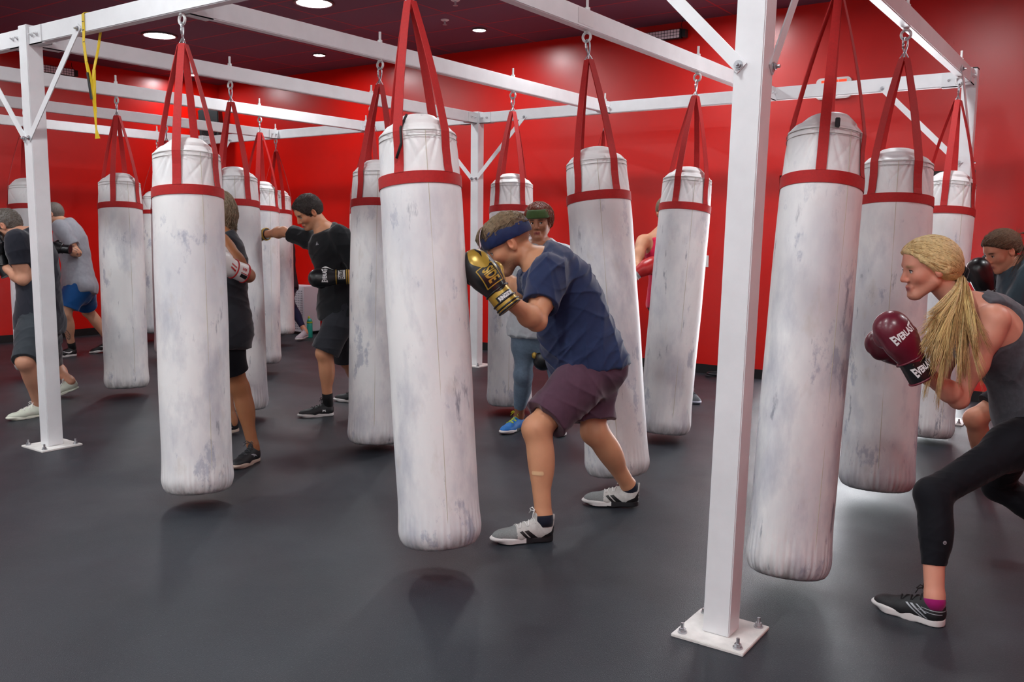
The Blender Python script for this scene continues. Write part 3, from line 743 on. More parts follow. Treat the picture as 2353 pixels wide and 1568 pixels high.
# ------------------------------------------------------------------ people
def solve(Pp, u, v, L, near=True):
    r = ray(u, v); o = CAM-Pp; a = r@r; b_ = 2*o@r; c_ = o@o-L*L; D = b_*b_-4*a*c_
    if D < 0:
        t = -b_/(2*a); q = CAM+r*t; return Pp+nrm(q-Pp)*L
    t = (-b_-math.sqrt(D))/(2*a) if near else (-b_+math.sqrt(D))/(2*a)
    return CAM+r*t
def facing(phi): return math.cos(R_(phi))*HR+math.sin(R_(phi))*HF
MALE = [(-.15, .125, .095), (0, .166, .118), (.17, .156, .112), (.34, .146, .104), (.54, .160, .114), (.74, .172, .118), (.88, .150, .098), (.98, .085, .068)]
FEMALE = [(-.15, .130, .095), (0, .172, .120), (.17, .150, .108), (.34, .124, .094), (.54, .136, .102), (.74, .148, .108), (.88, .130, .088), (.98, .072, .058)]
class Person:
    def __init__(s, c):
        s.c = c; h = c['h']/1.75; s.s = h; g = c.get('g', 1.); s.g = g; fem = c.get('fem', 0); d0 = c['d']
        s.pel = at(*c['pel'], d0); s.neck = at(*c['neck'], d0+c.get('nd', 0))
        fac = facing(c['face']); left = facing(c['face']+90); t = nrm(s.neck-s.pel)
        s.left = nrm(left-t*(left@t)); s.fwd = np.cross(s.left, t); s.t = t
        pl = facing(c.get('facep', c['face'])+90); s.leftp = nrm(pl-t*(pl@t)*.3)
        root = (s.pel[0], s.pel[1], 0.); s.org = np.array(root)
        s.root = emp('person', root, c['label'], 'person')
        bw = (.175 if fem else .192)*h*c.get('bw', 1)
        s.sh = {'L': s.neck-t*.050*h+s.left*bw, 'R': s.neck-t*.050*h-s.left*bw}
        for k in 'LR':
            if 'sh'+k in c: u, v, dd = c['sh'+k]; s.sh[k] = at(u, v, depth(s.sh[k])+dd)
        s.hip = {'L': s.pel+s.leftp*.088*h-t*.02, 'R': s.pel-s.leftp*.088*h-t*.02}
        s.el, s.wr, s.kn, s.an, s.foot = {}, {}, {}, {}, {}
        for k in 'LR':
            if 'el'+k in c:
                u, v, nr, dd = (tuple(c['el'+k])+(0,))[:4]; q = solve(s.sh[k], u, v, .295*h, nr); s.el[k] = at(u, v, depth(q)+dd)
                u, v, nr, dd = (tuple(c['wr'+k])+(0,))[:4]; q = solve(s.el[k], u, v, .245*h, nr); s.wr[k] = at(u, v, depth(q)+dd)
        s.shoes = {}
        for k in 'LR':
            if 'ft'+k in c:
                (hu, hv, hz), (tu, tv, tz) = c['ft'+k]; s.foot[k] = (onz(hu, hv, hz), onz(tu, tv, tz))
                so, an, M = shoe(s.root, s.org, *s.foot[k], c['shoe'], c.get('ss', h), h=c.get('vs', c['vox']))
                s.an[k] = an
                u, v, nr = c['kn'+k]; s.kn[k] = solve(an, u, v, .425*h, nr)
        hu, hv, dd, ph, pd, rl = c['head']
        s.hc = at(hu, hv, d0+c.get('nd', 0)+dd)
        f0 = facing(ph); hf = f0*math.cos(R_(pd))-ZZ*math.sin(R_(pd)); hl = facing(ph+90); hu_ = np.cross(hf, hl)
        hl2 = hl*math.cos(R_(rl))+hu_*math.sin(R_(rl)); hu2 = np.cross(hf, hl2)
        s.hf, s.hl, s.hu = hf, hl2, hu2
        s.HP = lambda f, l, u: s.hc+(s.hf*f+s.hl*l+s.hu*u)*s.hs
        s.hs = h*c.get('hs', 1.); s.HM = np.stack([hf, hl2, hu2])
        m = (s.pel+s.neck)/2-s.fwd*c.get('hunch', .03)
        s.spine = lambda q: (1-q)**2*s.pel+2*q*(1-q)*m+q*q*s.neck if 0 <= q <= 1 else (s.pel+(m-s.pel)*2*q if q < 0 else s.neck+(s.neck-m)*2*(q-1))
        sec = FEMALE if fem else MALE
        s.sec = [(q, w_*h*g, dp*h*g) for q, w_, dp in sec]
        s.tor = []
        for (q0, w0, d0_), (q1, w1, d1) in zip(s.sec[:-1], s.sec[1:]):
            a, b = s.spine(q0), s.spine(q1)
            off = .30    # the round ends must not widen the trunk: keep capsules by their depth, spread along left
            s.tor.append((a, b, w0, w1, d0_, d1))
        s.torso = s.trunk(s.tor)
        be = c.get('belly', 0)
        if be: s.torso.append(Ell(s.spine(.30)+s.fwd*(.055*h+be*.4), np.array([.10+be*.6, .145*h*g, .16*h]), np.stack([s.fwd, s.left, t]), k=.06))
        if fem:
            for sg in (-1, 1): s.torso.append(Ell(s.spine(.70)+s.fwd*.085*h*g+s.left*sg*.066*h, .056*h*g, k=.04))
        else:
            for sg in (-1, 1): s.torso.append(Ell(s.spine(.78)+s.fwd*.07*h+s.left*sg*.075*h, np.array([.05, .085, .065])*h, np.stack([s.fwd, s.left, t]), k=.04))
        for sg in (-1, 1): s.torso.append(Ell(s.pel-s.fwd*.062*h+s.leftp*sg*.078*h-t*.045*h, .088*h*g, k=.05))
        am = (.84 if fem else 1.)*h*c.get('arm', 1.); lm = (.97 if fem else 1.)*h*c.get('leg', 1.)
        s.am, s.lm = am, lm
        s.arm = {}; s.legs = {}
        for k in 'LR':
            L = []
            if k in s.el:
                A, E_, Wt = s.sh[k], s.el[k], s.wr[k]
                L += [Ell(A, .060*am, k=.045), Cone(A, E_, .051*am, .039*am, k=.035), Ell(A+(E_-A)*.22, .060*am, k=.04), Ell(A+(E_-A)*.55, .050*am, k=.05),
                      Cone(E_, Wt, .040*am, .029*am, k=.012), Ell(E_+(Wt-E_)*.27, .047*am, k=.03), Ell(E_, .040*am, k=.02), Cone(Wt, Wt+nrm(Wt-E_)*c.get('hx', .002), .030*am, .030*am, k=.02)]
            s.arm[k] = L
            G = []
            if k in s.kn:
                Hh, K, A = s.hip[k], s.kn[k], s.an[k]; th = nrm(K-Hh); sn = nrm(A-K); back = nrm(np.cross(np.cross(th, sn)+1e-6, sn)); fw = s.foot[k][1]-s.foot[k][0]; fw = nrm(fw-sn*(fw@sn)); back = -fw
                G += [Cone(Hh, K, .088*lm, .058*lm, k=.04), Ell(Hh+(K-Hh)*.35+fw*.01, .090*lm, k=.06), Ell(K+fw*.006, .059*lm, k=.03), Cone(K, A, .052*lm, .036*lm, k=.03),
                      Ell(K+(A-K)*.30+back*.020, np.array([.050, .052, .12])*lm, np.stack([back, nrm(np.cross(back, sn)), sn]), k=.05), Cone(A-sn*.02, A+sn*.03, .037*lm, .033*lm, k=.02)]
            s.legs[k] = G
        hd = s.head()
        nk = [Cone(s.HP(-.022, 0, -.045), s.neck-t*.02, (.050 if fem else .060)*h, (.056 if fem else .068)*h, k=.03), Cone(s.neck-t*.01, s.sh['L']*.75+s.neck*.25, .055*h, .042*h, k=.04), Cone(s.neck-t*.01, s.sh['R']*.75+s.neck*.25, .055*h, .042*h, k=.04)]
        s.nk = nk
        prims = s.torso+nk+s.arm['L']+s.arm['R']+s.legs['L']+s.legs['R']+hd
        s.body = sdf_mesh('body', prims, c['vox'], s.org, c['skin'], s.root, color=s.paint)
    def trunk(s, T, o=0., kk=.05, trim=0):
        out = []
        for a, b, w0, w1, d0, d1 in T:
            # the section is a stadium: a flattened limb swept left-right
            for sg in (-1, 1):
                ea, eb = s.left*sg*(w0-d0)*.92, s.left*sg*(w1-d1)*.92
                out.append(Cone(a+ea, b+eb, d0+o, d1+o, k=kk))
            out.append(Cone(a, b, (d0+o)*1.03, (d1+o)*1.03, k=kk))
        return out
    def head(s):
        P, M, z = s.HP, s.HM, s.hs
        fc = s.c.get('facew', 1.)
        L = [Ell(P(-.014, 0, .036), np.array([.098, .078, .088])*z, M, k=.02), Ell(P(.040, 0, -.020), np.array([.055, .062*fc, .072])*z, M, k=.03), Ell(P(.036, 0, .045), np.array([.060, .062, .060])*z, M, k=.03)]
        for q in (-1, 1):
            L += [Cone(P(.004, .053*q*fc, -.052), P(.066, .018*q, -.100), .020*z, .020*z, k=.03), Ell(P(.060, .040*q*fc, -.022), .026*z, k=.022)]
        L += [Ell(P(.078, 0, -.100), np.array([.020, .024, .018])*z, M, k=.02), Cone(P(.080, -.030, .024), P(.080, .030, .024), .014*z, .014*z, k=.018)]
        for q in (-1, 1): L.append(Ell(P(.102, .031*q, .002), np.array([.016, .018, .012])*z, M, k=.014, sub=True))
        for q in (-1, 1): L.append(Ell(P(.0765, .031*q, .002), .0145*z, k=.006))
        L += [Cone(P(.092, 0, .012), P(.112, 0, -.030), .0085*z, .0115*z, k=.012)]
        for q in (-1, 1): L.append(Ell(P(.102, .012*q, -.036), .0085*z, k=.008))
        L += [Cone(P(.089, -.020, -.064), P(.089, .020, -.064), .0075*z, .0075*z, k=.008), Ell(P(.098, 0, -.063), .0075*z, k=.01), Cone(P(.088, -.016, -.077), P(.088, .016, -.077), .008*z, .008*z, k=.007)]
        for q in (-1, 1):
            L += [Ell(P(-.006, .080*q, -.004), np.array([.019, .012, .033])*z, M, k=.006), Ell(P(.001, .0925*q, .003), np.array([.011, .012, .019])*z, M, k=.002, sub=True)]
        return L
    def paint(s, V):
        c = s.c; sk = np.array(lin(c['tone'])); col = np.tile(sk, (len(V), 1))
        q = (V-s.hc)@s.HM.T/s.hs; f, l, u = q[:, 0], np.abs(q[:, 1]), q[:, 2]
        def mixc(w, rgb):
            w = np.clip(w, 0, 1)[:, None]; col[:] = col*(1-w)+np.array(lin(rgb))*w
        hd = (np.linalg.norm(q, axis=1) < .16)
        # warmer cheeks, ears, nose
        if c.get('blush', 1):
            r = tuple(min(255, x*y) for x, y in zip(c['tone'], (1.03, .84, .80)))
            mixc(.55*np.exp(-((f-.11)**2+(l-.0)**2+(u+.03)**2)/.0004)*hd, r); mixc(.5*np.exp(-((f-.075)**2+(l-.045)**2+(u+.03)**2)/.0006)*hd, r); mixc(.6*np.exp(-((f)**2+(l-.085)**2+(u)**2)/.0006)*hd, r)
        if 'lips' in c: mixc(1.3*np.exp(-((u+.070)/.010)**4-(l/.020)**4)*(f > .088)*hd, c['lips'])
        if 'brow' in c: mixc(1.2*np.exp(-((u-.024+.10*np.abs(l-.03))/.0055)**2-((l-.032)/.018)**4)*(f > .055)*hd, c['brow'])
        if 'beard' in c:
            w = np.clip((f-.0)/.03, 0, 1)*np.clip((.125+u)/.02, 0, 1)*(u < -.045)*np.clip((-.045-u)/.02, 0, 1)*(u > -.14)+1.*np.exp(-((u+.052)/.008)**2-(l/.03)**4)*(f > .075)
            w = w*(np.exp(-((u+.070)/.010)**4-(l/.022)**4) < .5)
            rnd = .75+.25*np.sin(V[:, 0]*900)*np.sin(V[:, 1]*1100)*np.sin(V[:, 2]*1000)
            mixc(c.get('beardw', .7)*w*hd*rnd, c['beard'])
        if 'side' in c:   # clipped hair on the sides
            w = np.clip((u+.035)/.02, 0, 1)*np.clip((-(f-.035))/.015, 0, 1)*(f > -.12); ear = np.exp(-((f+.004)**2/.0007+(u+.004)**2/.0016))
            mixc(c.get('sidew', .6)*w*hd*(1-ear*1.2), c['side'])
        mixc(.9*np.exp(-((f-.103)**2+(l-.009)**2+(u+.043)**2)/.000012)*hd, tuple(x*.35 for x in c['tone']))
        for fn in c.get('marks', []):
            w, rgb = fn(s, V); mixc(w, rgb)
        return col
    def eyes(s, iris=(70, 60, 45), look=(0, 0)):
        z = s.hs
        for q in (-1, 1):
            b = MB(); ctr = s.HP(.0805, .031*q, .002); lk = nrm(s.hf+s.hl*look[0]+s.hu*look[1])
            x = nrm(np.cross(lk, s.hu)); y = np.cross(x, lk)
            prof = [(0., .0125), (.0018, .0124), (.0022, .0123), (.0055, .0112), (.0058, .0111), (.0100, .0075), (.0125, 0), (.008, -.009), (0.0001, -.0125)]
            V, Fc, mi = [], [], []
            n = 20
            for r, h_ in prof:
                for k in range(n): a = 2*PI*k/n; V.append(ctr+(lk*h_+x*max(r, .0001)*math.cos(a)+y*max(r, .0001)*math.sin(a))*z)
            for i in range(len(prof)-1):
                for k in range(n): Fc.append((i*n+k, i*n+(k+1) % n, (i+1)*n+(k+1) % n, (i+1)*n+k)); mi.append(0 if i < 1 else (1 if i < 4 else 2))
            b.v = [tuple(p) for p in V]; b.f = Fc; b.mi = mi
            me = b.mesh('eye', s.org); link('eye', me, [mat('pupil', (8, 8, 8), .15), mat('iris_%d_%d' % (iris[0], iris[2]), iris, .2), mat('eye_white', (214, 208, 202), .25)], s.body, smooth=True)
        # upper lids
        b = MB()
        for q in (-1, 1):
            ctr = s.HP(.0805, .031*q, .002)
            b.tube([ctr+(s.hf*(.0128*math.cos(a)*.9+.001)+s.hl*q*.0135*math.sin(a)+s.hu*(.0065*math.cos(a)))*z for a in np.linspace(-1.35, 1.35, 12)], [.0012, .0018]+[.0021]*8+[.0018, .0012], 6)
        link('eyelashes', b.mesh('eyelashes', s.org), mat('dark_lash', (58, 38, 28), .7), s.body, smooth=True)
    # ---- clothing
    def shirt(s, m, o=.014, sleeve=None, hem=-.10, flare=.012, neckcut=.015, noise=None, tank=False, name='shirt', label=None, vneck=.02, vox=None, extra=None, sl_r=.016, scoop=0., strap_w=.072, post=None):
        h = s.s; v = vox or s.c['vox']
        cp = s.spine(.985)+s.t*neckcut; up = nrm(s.t*.9+s.fwd*-.25)
        hp_ = s.spine(hem); hn = -nrm(s.spine(hem+.1)-s.spine(hem))
        hn = nrm(hn+s.c.get('hemtilt', 0)*s.fwd)
        if 'hemp' in s.c: hp_ = at(s.c['hemp'][0], s.c['hemp'][1], depth(s.pel)); hn = im(s.c['hemp'][2], -1)
        cut = [(cp, nrm(s.t+s.fwd*.5)), (hp_, hn)]
        T = list(s.tor)
        a, b, w0, w1, d0, d1 = T[0]; a = s.spine(min(-.22, hem-.08)); T[0] = (a, b, w0+flare*1.5+.02, w1+flare, d0+flare*1.5+.02, d1+flare)
        a, b, w0, w1, d0, d1 = T[1]; T[1] = (a, b, w0+flare, w1+flare*.6, d0+flare, d1+flare*.6)
        pr = s.trunk(T, o, .06)
        for p in s.torso[len(s.tor)*3:]: pr.append(inflate(p, o, .06))
        if not tank:
            for p in s.nk[1:]: pr.append(inflate(p, o*.8, .04))
        for p in pr: p.cuts = p.cuts+cut
        if extra: pr += extra(s)
        if sleeve:
            for k in 'LR':
                if k not in s.el: continue
                A, E_ = s.sh[k], s.el[k]; fr = sleeve[k] if isinstance(sleeve, dict) else sleeve
                e = A+(E_-A)*fr; d = nrm(E_-A)
                if fr <= 1:
                    c_ = [(e, d)]; pr += [inflate(Ell(A, .060*s.am), o, .05), Cone(A, e+d*.06, .060*s.am+o, .050*s.am+o+sl_r, k=.03, cuts=c_), Ell(A+(E_-A)*.22, .060*s.am+o, k=.05, cuts=c_)]
                    pr.append(Cone(e-d*.012, e+d*.08, .044*s.am+o*.5, .056*s.am+o+sl_r-.008, k=.003, sub=True))
                else:
                    W = s.wr[k]; e = E_+(W-E_)*(fr-1); d = nrm(W-E_)
                    pr += [Cone(A, E_, .060*s.am+o+.004, .050*s.am+o, k=.04), Cone(E_, e+d*.05, .050*s.am+o, .042*s.am+o, k=.03, cuts=[(e, d)])]
        if tank:
            for k, sg in (('L', 1), ('R', -1)):
                c_ = s.sh[k]+s.left*sg*.005-s.t*.02
                pr.append(Ell(c_, np.array([.14, .072 if strap_w is None else .145-strap_w, .105])*h, np.stack([s.fwd, s.left, s.t]), k=.01, sub=True))
            if scoop: pr.append(Ell(s.neck+s.fwd*.02-s.t*.0, np.array([.14, .075, .07+scoop])*h, np.stack([s.fwd, s.left, s.t]), k=.01, sub=True))
        return sdf_mesh(name, pr, v, s.org, m, s.root, noise=noise, label=label, post=post)
    def shorts(s, m, leg=.85, o=.016, r_end=.085, top=.16, noise=None, name='shorts', label=None, vox=None, tilt=None, hollow=True):
        """leg: fraction of the thigh (>1 continues on the shin)"""
        h = s.s; pr = []
        tp = (s.spine(top), nrm(s.spine(top+.05)-s.spine(top)))
        T = [q for q in s.tor[:3]]
        pr += s.trunk(T, o, .05)
        for p in s.torso[len(s.tor)*3:]:
            if isinstance(p, Ell) and abs((p.c-s.pel)@s.t) < .12: pr.append(inflate(p, o, .05))
        for p in pr: p.cuts = [tp]
        subs = []
        for k in 'LR':
            if k not in s.kn: continue
            Hh, K, A = s.hip[k], s.kn[k], s.an[k]; th = nrm(K-Hh); sn = nrm(A-K)
            if leg <= 1.02:
                e = Hh+(K-Hh)*leg; d = nrm(th+(tilt[k] if tilt else 0)*0+ZZ*0)
                if tilt and k in tilt: d = nrm(th+np.array(tilt[k]))
                c_ = [(e, d)]
                pr += [Cone(Hh, e+th*.08, .092*s.lm+o, r_end*h+o*.3, k=.05, cuts=c_), Ell(Hh+(K-Hh)*.35, .090*s.lm+o, k=.06, cuts=c_)]
                if hollow: subs.append(Cone(e-th*.06, e+th*.09, .05*s.lm, r_end*h-.004, k=.004, sub=True))
            else:
                fr = leg-1; e = K+(A-K)*fr; c_ = [(e, sn)]
                for p in s.legs[k]:
                    q = inflate(p, o, p.k); q.cuts = q.cuts+c_; pr.append(q)
                if r_end > .06: pr.append(Cone(K, e+sn*.04, .056*s.lm+o, r_end*h, k=.03, cuts=c_))
        pr += subs
        return sdf_mesh(name, pr, vox or s.c['vox'], s.org, m, s.root, noise=noise, label=label)
    def sock(s, k, m, hi=.07, label=None):
        K, A = s.kn[k], s.an[k]; sn = nrm(A-K)
        b = MB(); pts = [A-sn*hi, A-sn*hi*.5, A, A+sn*.03]
        b.tube(pts, [(.037+.003)*s.lm+.002]*2+[.041*s.lm+.002, .038*s.lm], 24); me = b.mesh('sock', s.org); return link('sock', me, m, s.root, smooth=True, label=label)
    def hairshell(s, m, o=.016, front=(.085, .070), ear=(-.02, -.03), nape=-.09, noise=None, extra=None, vox=None, color=None, name='hair', label=None, M=1., earhole=False):
        P = s.HP; z = s.hs
        d = nrm([ear[0]-front[0], 0, ear[1]-front[1]]); n = np.array([-d[2], 0, d[0]]); n = n if n[0] > 0 else -n
        nw = s.hf*n[0]+s.hu*n[2]; cut = [(P(front[0], 0, front[1]), nw), (P(0, 0, nape), -s.hu)]
        pr = [Ell(P(-.014, 0, .036), (np.array([.098, .078, .088])*M)*z+o, s.HM, k=.02, cuts=cut), Ell(P(.036, 0, .045), np.array([.060, .062, .060])*z+o, s.HM, k=.03, cuts=cut), Cone(P(-.05, 0, .0), P(-.045, 0, -.08), .058*z+o, .045*z+o*.6, k=.03, cuts=cut)]
        if extra: pr += extra(s)
        if earhole:
            for q in (-1, 1): pr.append(Ell(P(-.002, .092*q, -.010), np.array([.024, .026, .040])*z, s.HM, k=.004, sub=True))
        return sdf_mesh(name, pr, vox or s.c['vox'], s.org, m, s.root, noise=noise, label=label)
    def headband(s, m, label=None, c=(0.0, 0, .038), tilt=22, w=.026, o=.016):
        P = s.HP; z = s.hs; a = R_(tilt); n = s.hu*math.cos(a)+s.hf*math.sin(a)
        p = P(*c); cut = [(p+n*w*z, n), (p-n*w*z, -n)]
        pr = [Ell(P(-.014, 0, .036), np.array([.098, .078, .088])*z+o, s.HM, k=.02, cuts=cut), Ell(P(.036, 0, .045), np.array([.060, .062, .060])*z+o, s.HM, k=.03, cuts=cut)]
        return sdf_mesh('headband', pr, s.c['vox'], s.org, m, s.root, label=label, noise=creases(3, .002, 90, n=3))
def strands(name, curves, r, m, parent, org, seg=5):
    b = MB()
    for c in curves:
        n = len(c); rs = [r*(1-.75*(i/(n-1))**2) for i in range(n)]; b.tube(c, rs, seg)
    return link(name, b.mesh(name, org), m, parent, smooth=True)

# ------------------------------------------------------------------ cloth, skin, hair materials
def cloth(name, rgb, rough=.8, sheen=.25, noise=(30, .08), bump=(350, .25, .001)): return mat(name, rgb, rough, sheen=sheen, spec=.25, noise=noise, bump=bump)
SKIN = mat('skin', (200, 150, 120), .48, spec=.4, attr='Col', noise=(14, .05), bump=(140, .12, .0012), sss=.06)
SHINY = mat('skin_sweaty', (150, 95, 65), .45, spec=.5, attr='Col', noise=(14, .05), bump=(120, .12, .0012), sss=.05)
NAVY = cloth('navy_tshirt', (36, 48, 82)); MAROON = cloth('plum_shorts', (86, 58, 74)); NAVYB = cloth('navy_headband', (28, 42, 84), .6)
BLACKC = cloth('black_athletic_cloth', (27, 29, 32)); CHAR = cloth('charcoal_cloth', (40, 42, 48)); BLACKT = mat('black_leggings', (17, 18, 24), .8, spec=.2, sheen=.1, noise=(9, .25), bump=(500, .2, .001))
TANK = cloth('heather_grey_tank', (80, 80, 86), noise=(60, .18)); TEAL = cloth('slate_teal_top', (66, 86, 96)); GREYT = cloth('grey_tshirt', (150, 152, 160)); BLUES = cloth('blue_shorts', (14, 78, 140), .6)
OFFW = cloth('off_white_tshirt', (196, 202, 206)); SLATEL = cloth('slate_leggings', (104, 122, 140), noise=(50, .12)); OLIVE = cloth('olive_headband', (62, 84, 44)); PINK = cloth('hot_pink_top', (214, 30, 74)); NAVYL = cloth('navy_leggings', (34, 36, 66))
LBLK = mat('black_leather', (15, 16, 19), .33, spec=.5, coat=.15, bump=(60, .15, .002)); LGOLD = mat('gold_leather', (176, 142, 52), .32, metal=.35, spec=.6, bump=(50, .2, .002)); LMAR = mat('maroon_leather', (98, 20, 40), .33, spec=.6, coat=.15, bump=(60, .15, .002))
LWHT = mat('white_leather', (222, 222, 218), .35, bump=(60, .15, .002)); LRED = mat('red_leather', (176, 22, 24), .35, bump=(60, .15, .002)); LGREY = mat('silver_grey_leather', (150, 150, 150), .35)
PRW = mat('white_print', (226, 226, 226), .5); PRG = mat('gold_print', (190, 156, 60), .4, metal=.2); PRK = mat('black_print', (14, 14, 16), .5); PRR = mat('red_print', (180, 20, 22), .5); PRY = mat('yellow_print', (214, 190, 60), .5); PRS = mat('silver_print', (170, 174, 180), .4, metal=.3)
def hairm(name, rgb, amt=.4, st=(1, 1, 1)): return mat(name, rgb, .5, spec=.35, noise=(70, amt, st), bump=(130, .6, .004))
HBR = hairm('brown_hair', (96, 78, 60)); HDK = hairm('dark_hair', (50, 42, 40)); HGR = hairm('greying_hair', (104, 98, 92)); HBL = hairm('blonde_hair', (216, 188, 134), .3); HBL2 = hairm('blonde_lowlight', (182, 144, 92), .3); HRED = hairm('auburn_hair', (104, 46, 30)); HASH = hairm('ash_brown_hair', (112, 96, 76)); HCH = hairm('chestnut_hair', (84, 62, 46))
def sty(c1, **k):
    d = dict(body=LBLK, thumb=LBLK, cuff=LBLK, ring=LBLK); d.update(k); d.update(c1); return d
def imv(x, y, z=0): return RT*x+UP*y+FW*z
def im(x, y, z=0): return nrm(RT*x+UP*y+FW*z)    # direction given as seen: right, up, away

# ---- man in navy shirt
SH1 = dict(upper=mat('pale_grey_mesh_shoe', (186, 184, 180), .7, noise=(60, .12), bump=(300, .4, .001)), toecap=mat('grey_toe_mesh', (128, 132, 132), .8, noise=(200, .2)), sole=mat('white_sole', (214, 212, 210), .5), sole2=mat('black_sole', (22, 22, 26), .6), lace=WHITEP, sole_h=.028, pull=1, both=1,
           art=[('side_stripes', [[(-.05, -.02), (-.02, -.02), (.012, .012), (-.006, .016)], [(-.012, -.02), (.006, -.018), (.034, .010), (.020, .014)]], .13, .046, PRK), ('heel_panel', [[(-.035, -.02), (.04, -.024), (.02, -.008), (-.01, .004), (-.03, .03)]], .03, .046, PRK)])
c1 = dict(label='person in navy t-shirt, plum shorts and navy headband guarding the face with black-gold gloves', h=1.84, g=1.06, d=4.66, nd=-.06, pel=(1352, 832), neck=(1243, 606), face=184, facep=184, hunch=.085, belly=.05,
          elL=(1233, 738, True), wrL=(1168, 690, True), elR=(1206, 668, False), wrR=(1164, 640, False), ftL=((1266, 1240, .0), (1140, 1248, .0)), ftR=((1464, 1162, .012), (1344, 1158, .0)), knL=(1233, 985, True), knR=(1366, 992, True),
          hemp=(1352, 844, .15), head=(1170, 560, 0.02, 184, 32, 0), hs=1.13, hx=.06, vox=.0042, vs=.004, shoe=SH1, ss=1.10, arm=1.12, leg=1.06, skin=SKIN, tone=(206, 148, 112), brow=(96, 70, 50), beard=(84, 58, 44), beardw=.75, side=(128, 100, 76), sidew=.75, lips=(168, 92, 78), hemtilt=.0)
p1 = Person(c1); p1.eyes()
def drape1(s):
    return [Ell(s.spine(.14)+s.fwd*.10, np.array([.105, .15, .12]), np.stack([s.fwd, s.left, s.t]), k=.06, cuts=[(at(1352, 846, depth(s.pel)), im(.15, -1))]), Ell(s.spine(.62)-s.fwd*.055, np.array([.085, .16, .16]), np.stack([s.fwd, s.left, s.t]), k=.06)]
sh1 = p1.shirt(NAVY, o=.020, sleeve={'L': .70, 'R': .62}, hem=-.17, flare=.022, noise=creases(11, .017, 55, dirs=[p1.fwd+p1.t*.4, p1.t, p1.fwd-p1.t*.5]), extra=drape1, sl_r=.014, label='navy t-shirt')
st1 = p1.shorts(MAROON, leg=.85, o=.020, r_end=.110, top=.02, noise=creases(12, .013, 55, dirs=[ZZ*.4+p1.fwd, p1.fwd]), label='plum knee-length shorts')
p1.sock('L', cloth('navy_sock', (24, 28, 44)), .025); p1.sock('R', cloth('navy_sock', (24, 28, 44)), .025)
kp = p1.kn['L']+(p1.an['L']-p1.kn['L'])*.47; shd = nrm(p1.an['L']-p1.kn['L'])
decal('sticking_plaster', kp-FW*.1-RT*.012, RT, -shd, -FW, [p1.body], mat('beige_plaster', (226, 186, 142), .6), p1.body, p1.org, polys=[[(x*.022+(.006*math.cos(a) if 1 else 0), z*.004+.006*math.sin(a)) for x, z, a in [(sx, sz, R_(b0+q)) for sx, sz, b0 in ((1, 1, 0), (-1, 1, 90), (-1, -1, 180), (1, -1, 270)) for q in (0, 45, 90)]]], maxe=.006, off=.0018)
p1.headband(NAVYB, label='wide navy headband', c=(.0, 0, .046), tilt=-8, w=.028, o=.015)
hr = p1.hairshell(HBR, o=.014, front=(.098, .070), ear=(-.03, .058), nape=.052, noise=creases(21, .012, 130, dirs=[p1.hl, p1.hl+p1.hu*.3]), vox=.0045)
def hug(curves, ob, lift=.001, keep=0):
    """lay strand curves on the surface of a hair mesh"""
    tr = bvh_of(ob); out = []
    for c in curves:
        n = len(c); L = []
        for i, q in enumerate(c):
            if i >= n-keep: L.append(q); continue
            h_ = tr.find_nearest(Vector(q)); p = np.array(h_[0]); nn = np.array(h_[1]); ctr = np.array(q)
            nn = nn if nn@(p-HUGC[0]) > 0 else -nn
            L.append(p+nn*lift)
        out.append(L)
    return out
HUGC = [np.zeros(3)]
def crop_hair(p, seed, n, m, L=(.04, .07), fr=(-.07, .08), wob=.25, r=.0016, amax=1.3, front=0, lift=.014):
    rnd = random.Random(seed); cs = []
    def sp(f_, a_, e):
        r_ = math.sqrt(max(0.05, 1-((f_+.014)/.125)**2)); return (f_, math.sin(a_)*(.079+e)*r_, .034+math.cos(a_)*(.089+e)*r_)
    for i in range(n):
        a = rnd.uniform(-amax, amax); f = rnd.uniform(*fr); Ln = rnd.uniform(*L); w_ = rnd.uniform(-wob, wob); e0 = rnd.uniform(.016, .019); lf = rnd.uniform(.3, 1)*lift
        cs.append([p.HP(*sp(f+Ln*t, a+w_*t, e0+lf*math.sin(t*2.2))) for t in np.linspace(0, 1, 6)])
    for i in range(front):
        l = rnd.uniform(-.062, .062); k = rnd.uniform(.5, 1.15); cs.append([p.HP(.066+.055*t, l+.010*math.sin(t*4+i), .122-.004*t-.062*t*t*k) for t in np.linspace(0, 1, 7)])
    return cs
def cover(p, hr, seed, n, d, L, r, m, name='hair_tufts', lift=.002, jit=.35, keep=2, pick=None):
    rnd = random.Random(seed); V = BV[hr.name][0]; c = p.HP(-.014, 0, .036); cs = []
    if pick is not None: V = V[pick((V-p.hc)@p.HM.T/p.hs)]
    D = p.hf*d[0]+p.hl*d[1]+p.hu*d[2]
    for i in range(n):
        q = V[rnd.randrange(len(V))]; side = (q-c)@p.hl; dd = nrm(D+p.hl*d[3]*np.sign(side)*min(1, abs(side)/.05)+np.array([rnd.gauss(0, jit) for _ in range(3)])) if len(d) > 3 else nrm(D+np.array([rnd.gauss(0, jit) for _ in range(3)]))
        nn = nrm(q-c); dd = nrm(dd-nn*(dd@nn)*.9); ln = rnd.uniform(*L); ph = rnd.uniform(0, 6)
        cs.append([q+dd*ln*t-nn*ln*.25*t*t+p.hl*.002*math.sin(t*5+ph) for t in np.linspace(0, 1, 6)])
    HUGC[0] = c
    return strands(name, hug(cs, hr, lift, keep), r, m, hr, p.org, 4)
TUFT = hairm('light_brown_tuft', (132, 112, 86), .3)
cover(p1, hr, 3, 1500, (.9, 0, .0, .35), (.03, .06), .0014, TUFT, lift=.003, jit=.25, keep=0, pick=lambda q: q[:, 2]*.99-q[:, 0]*.14 > .092)
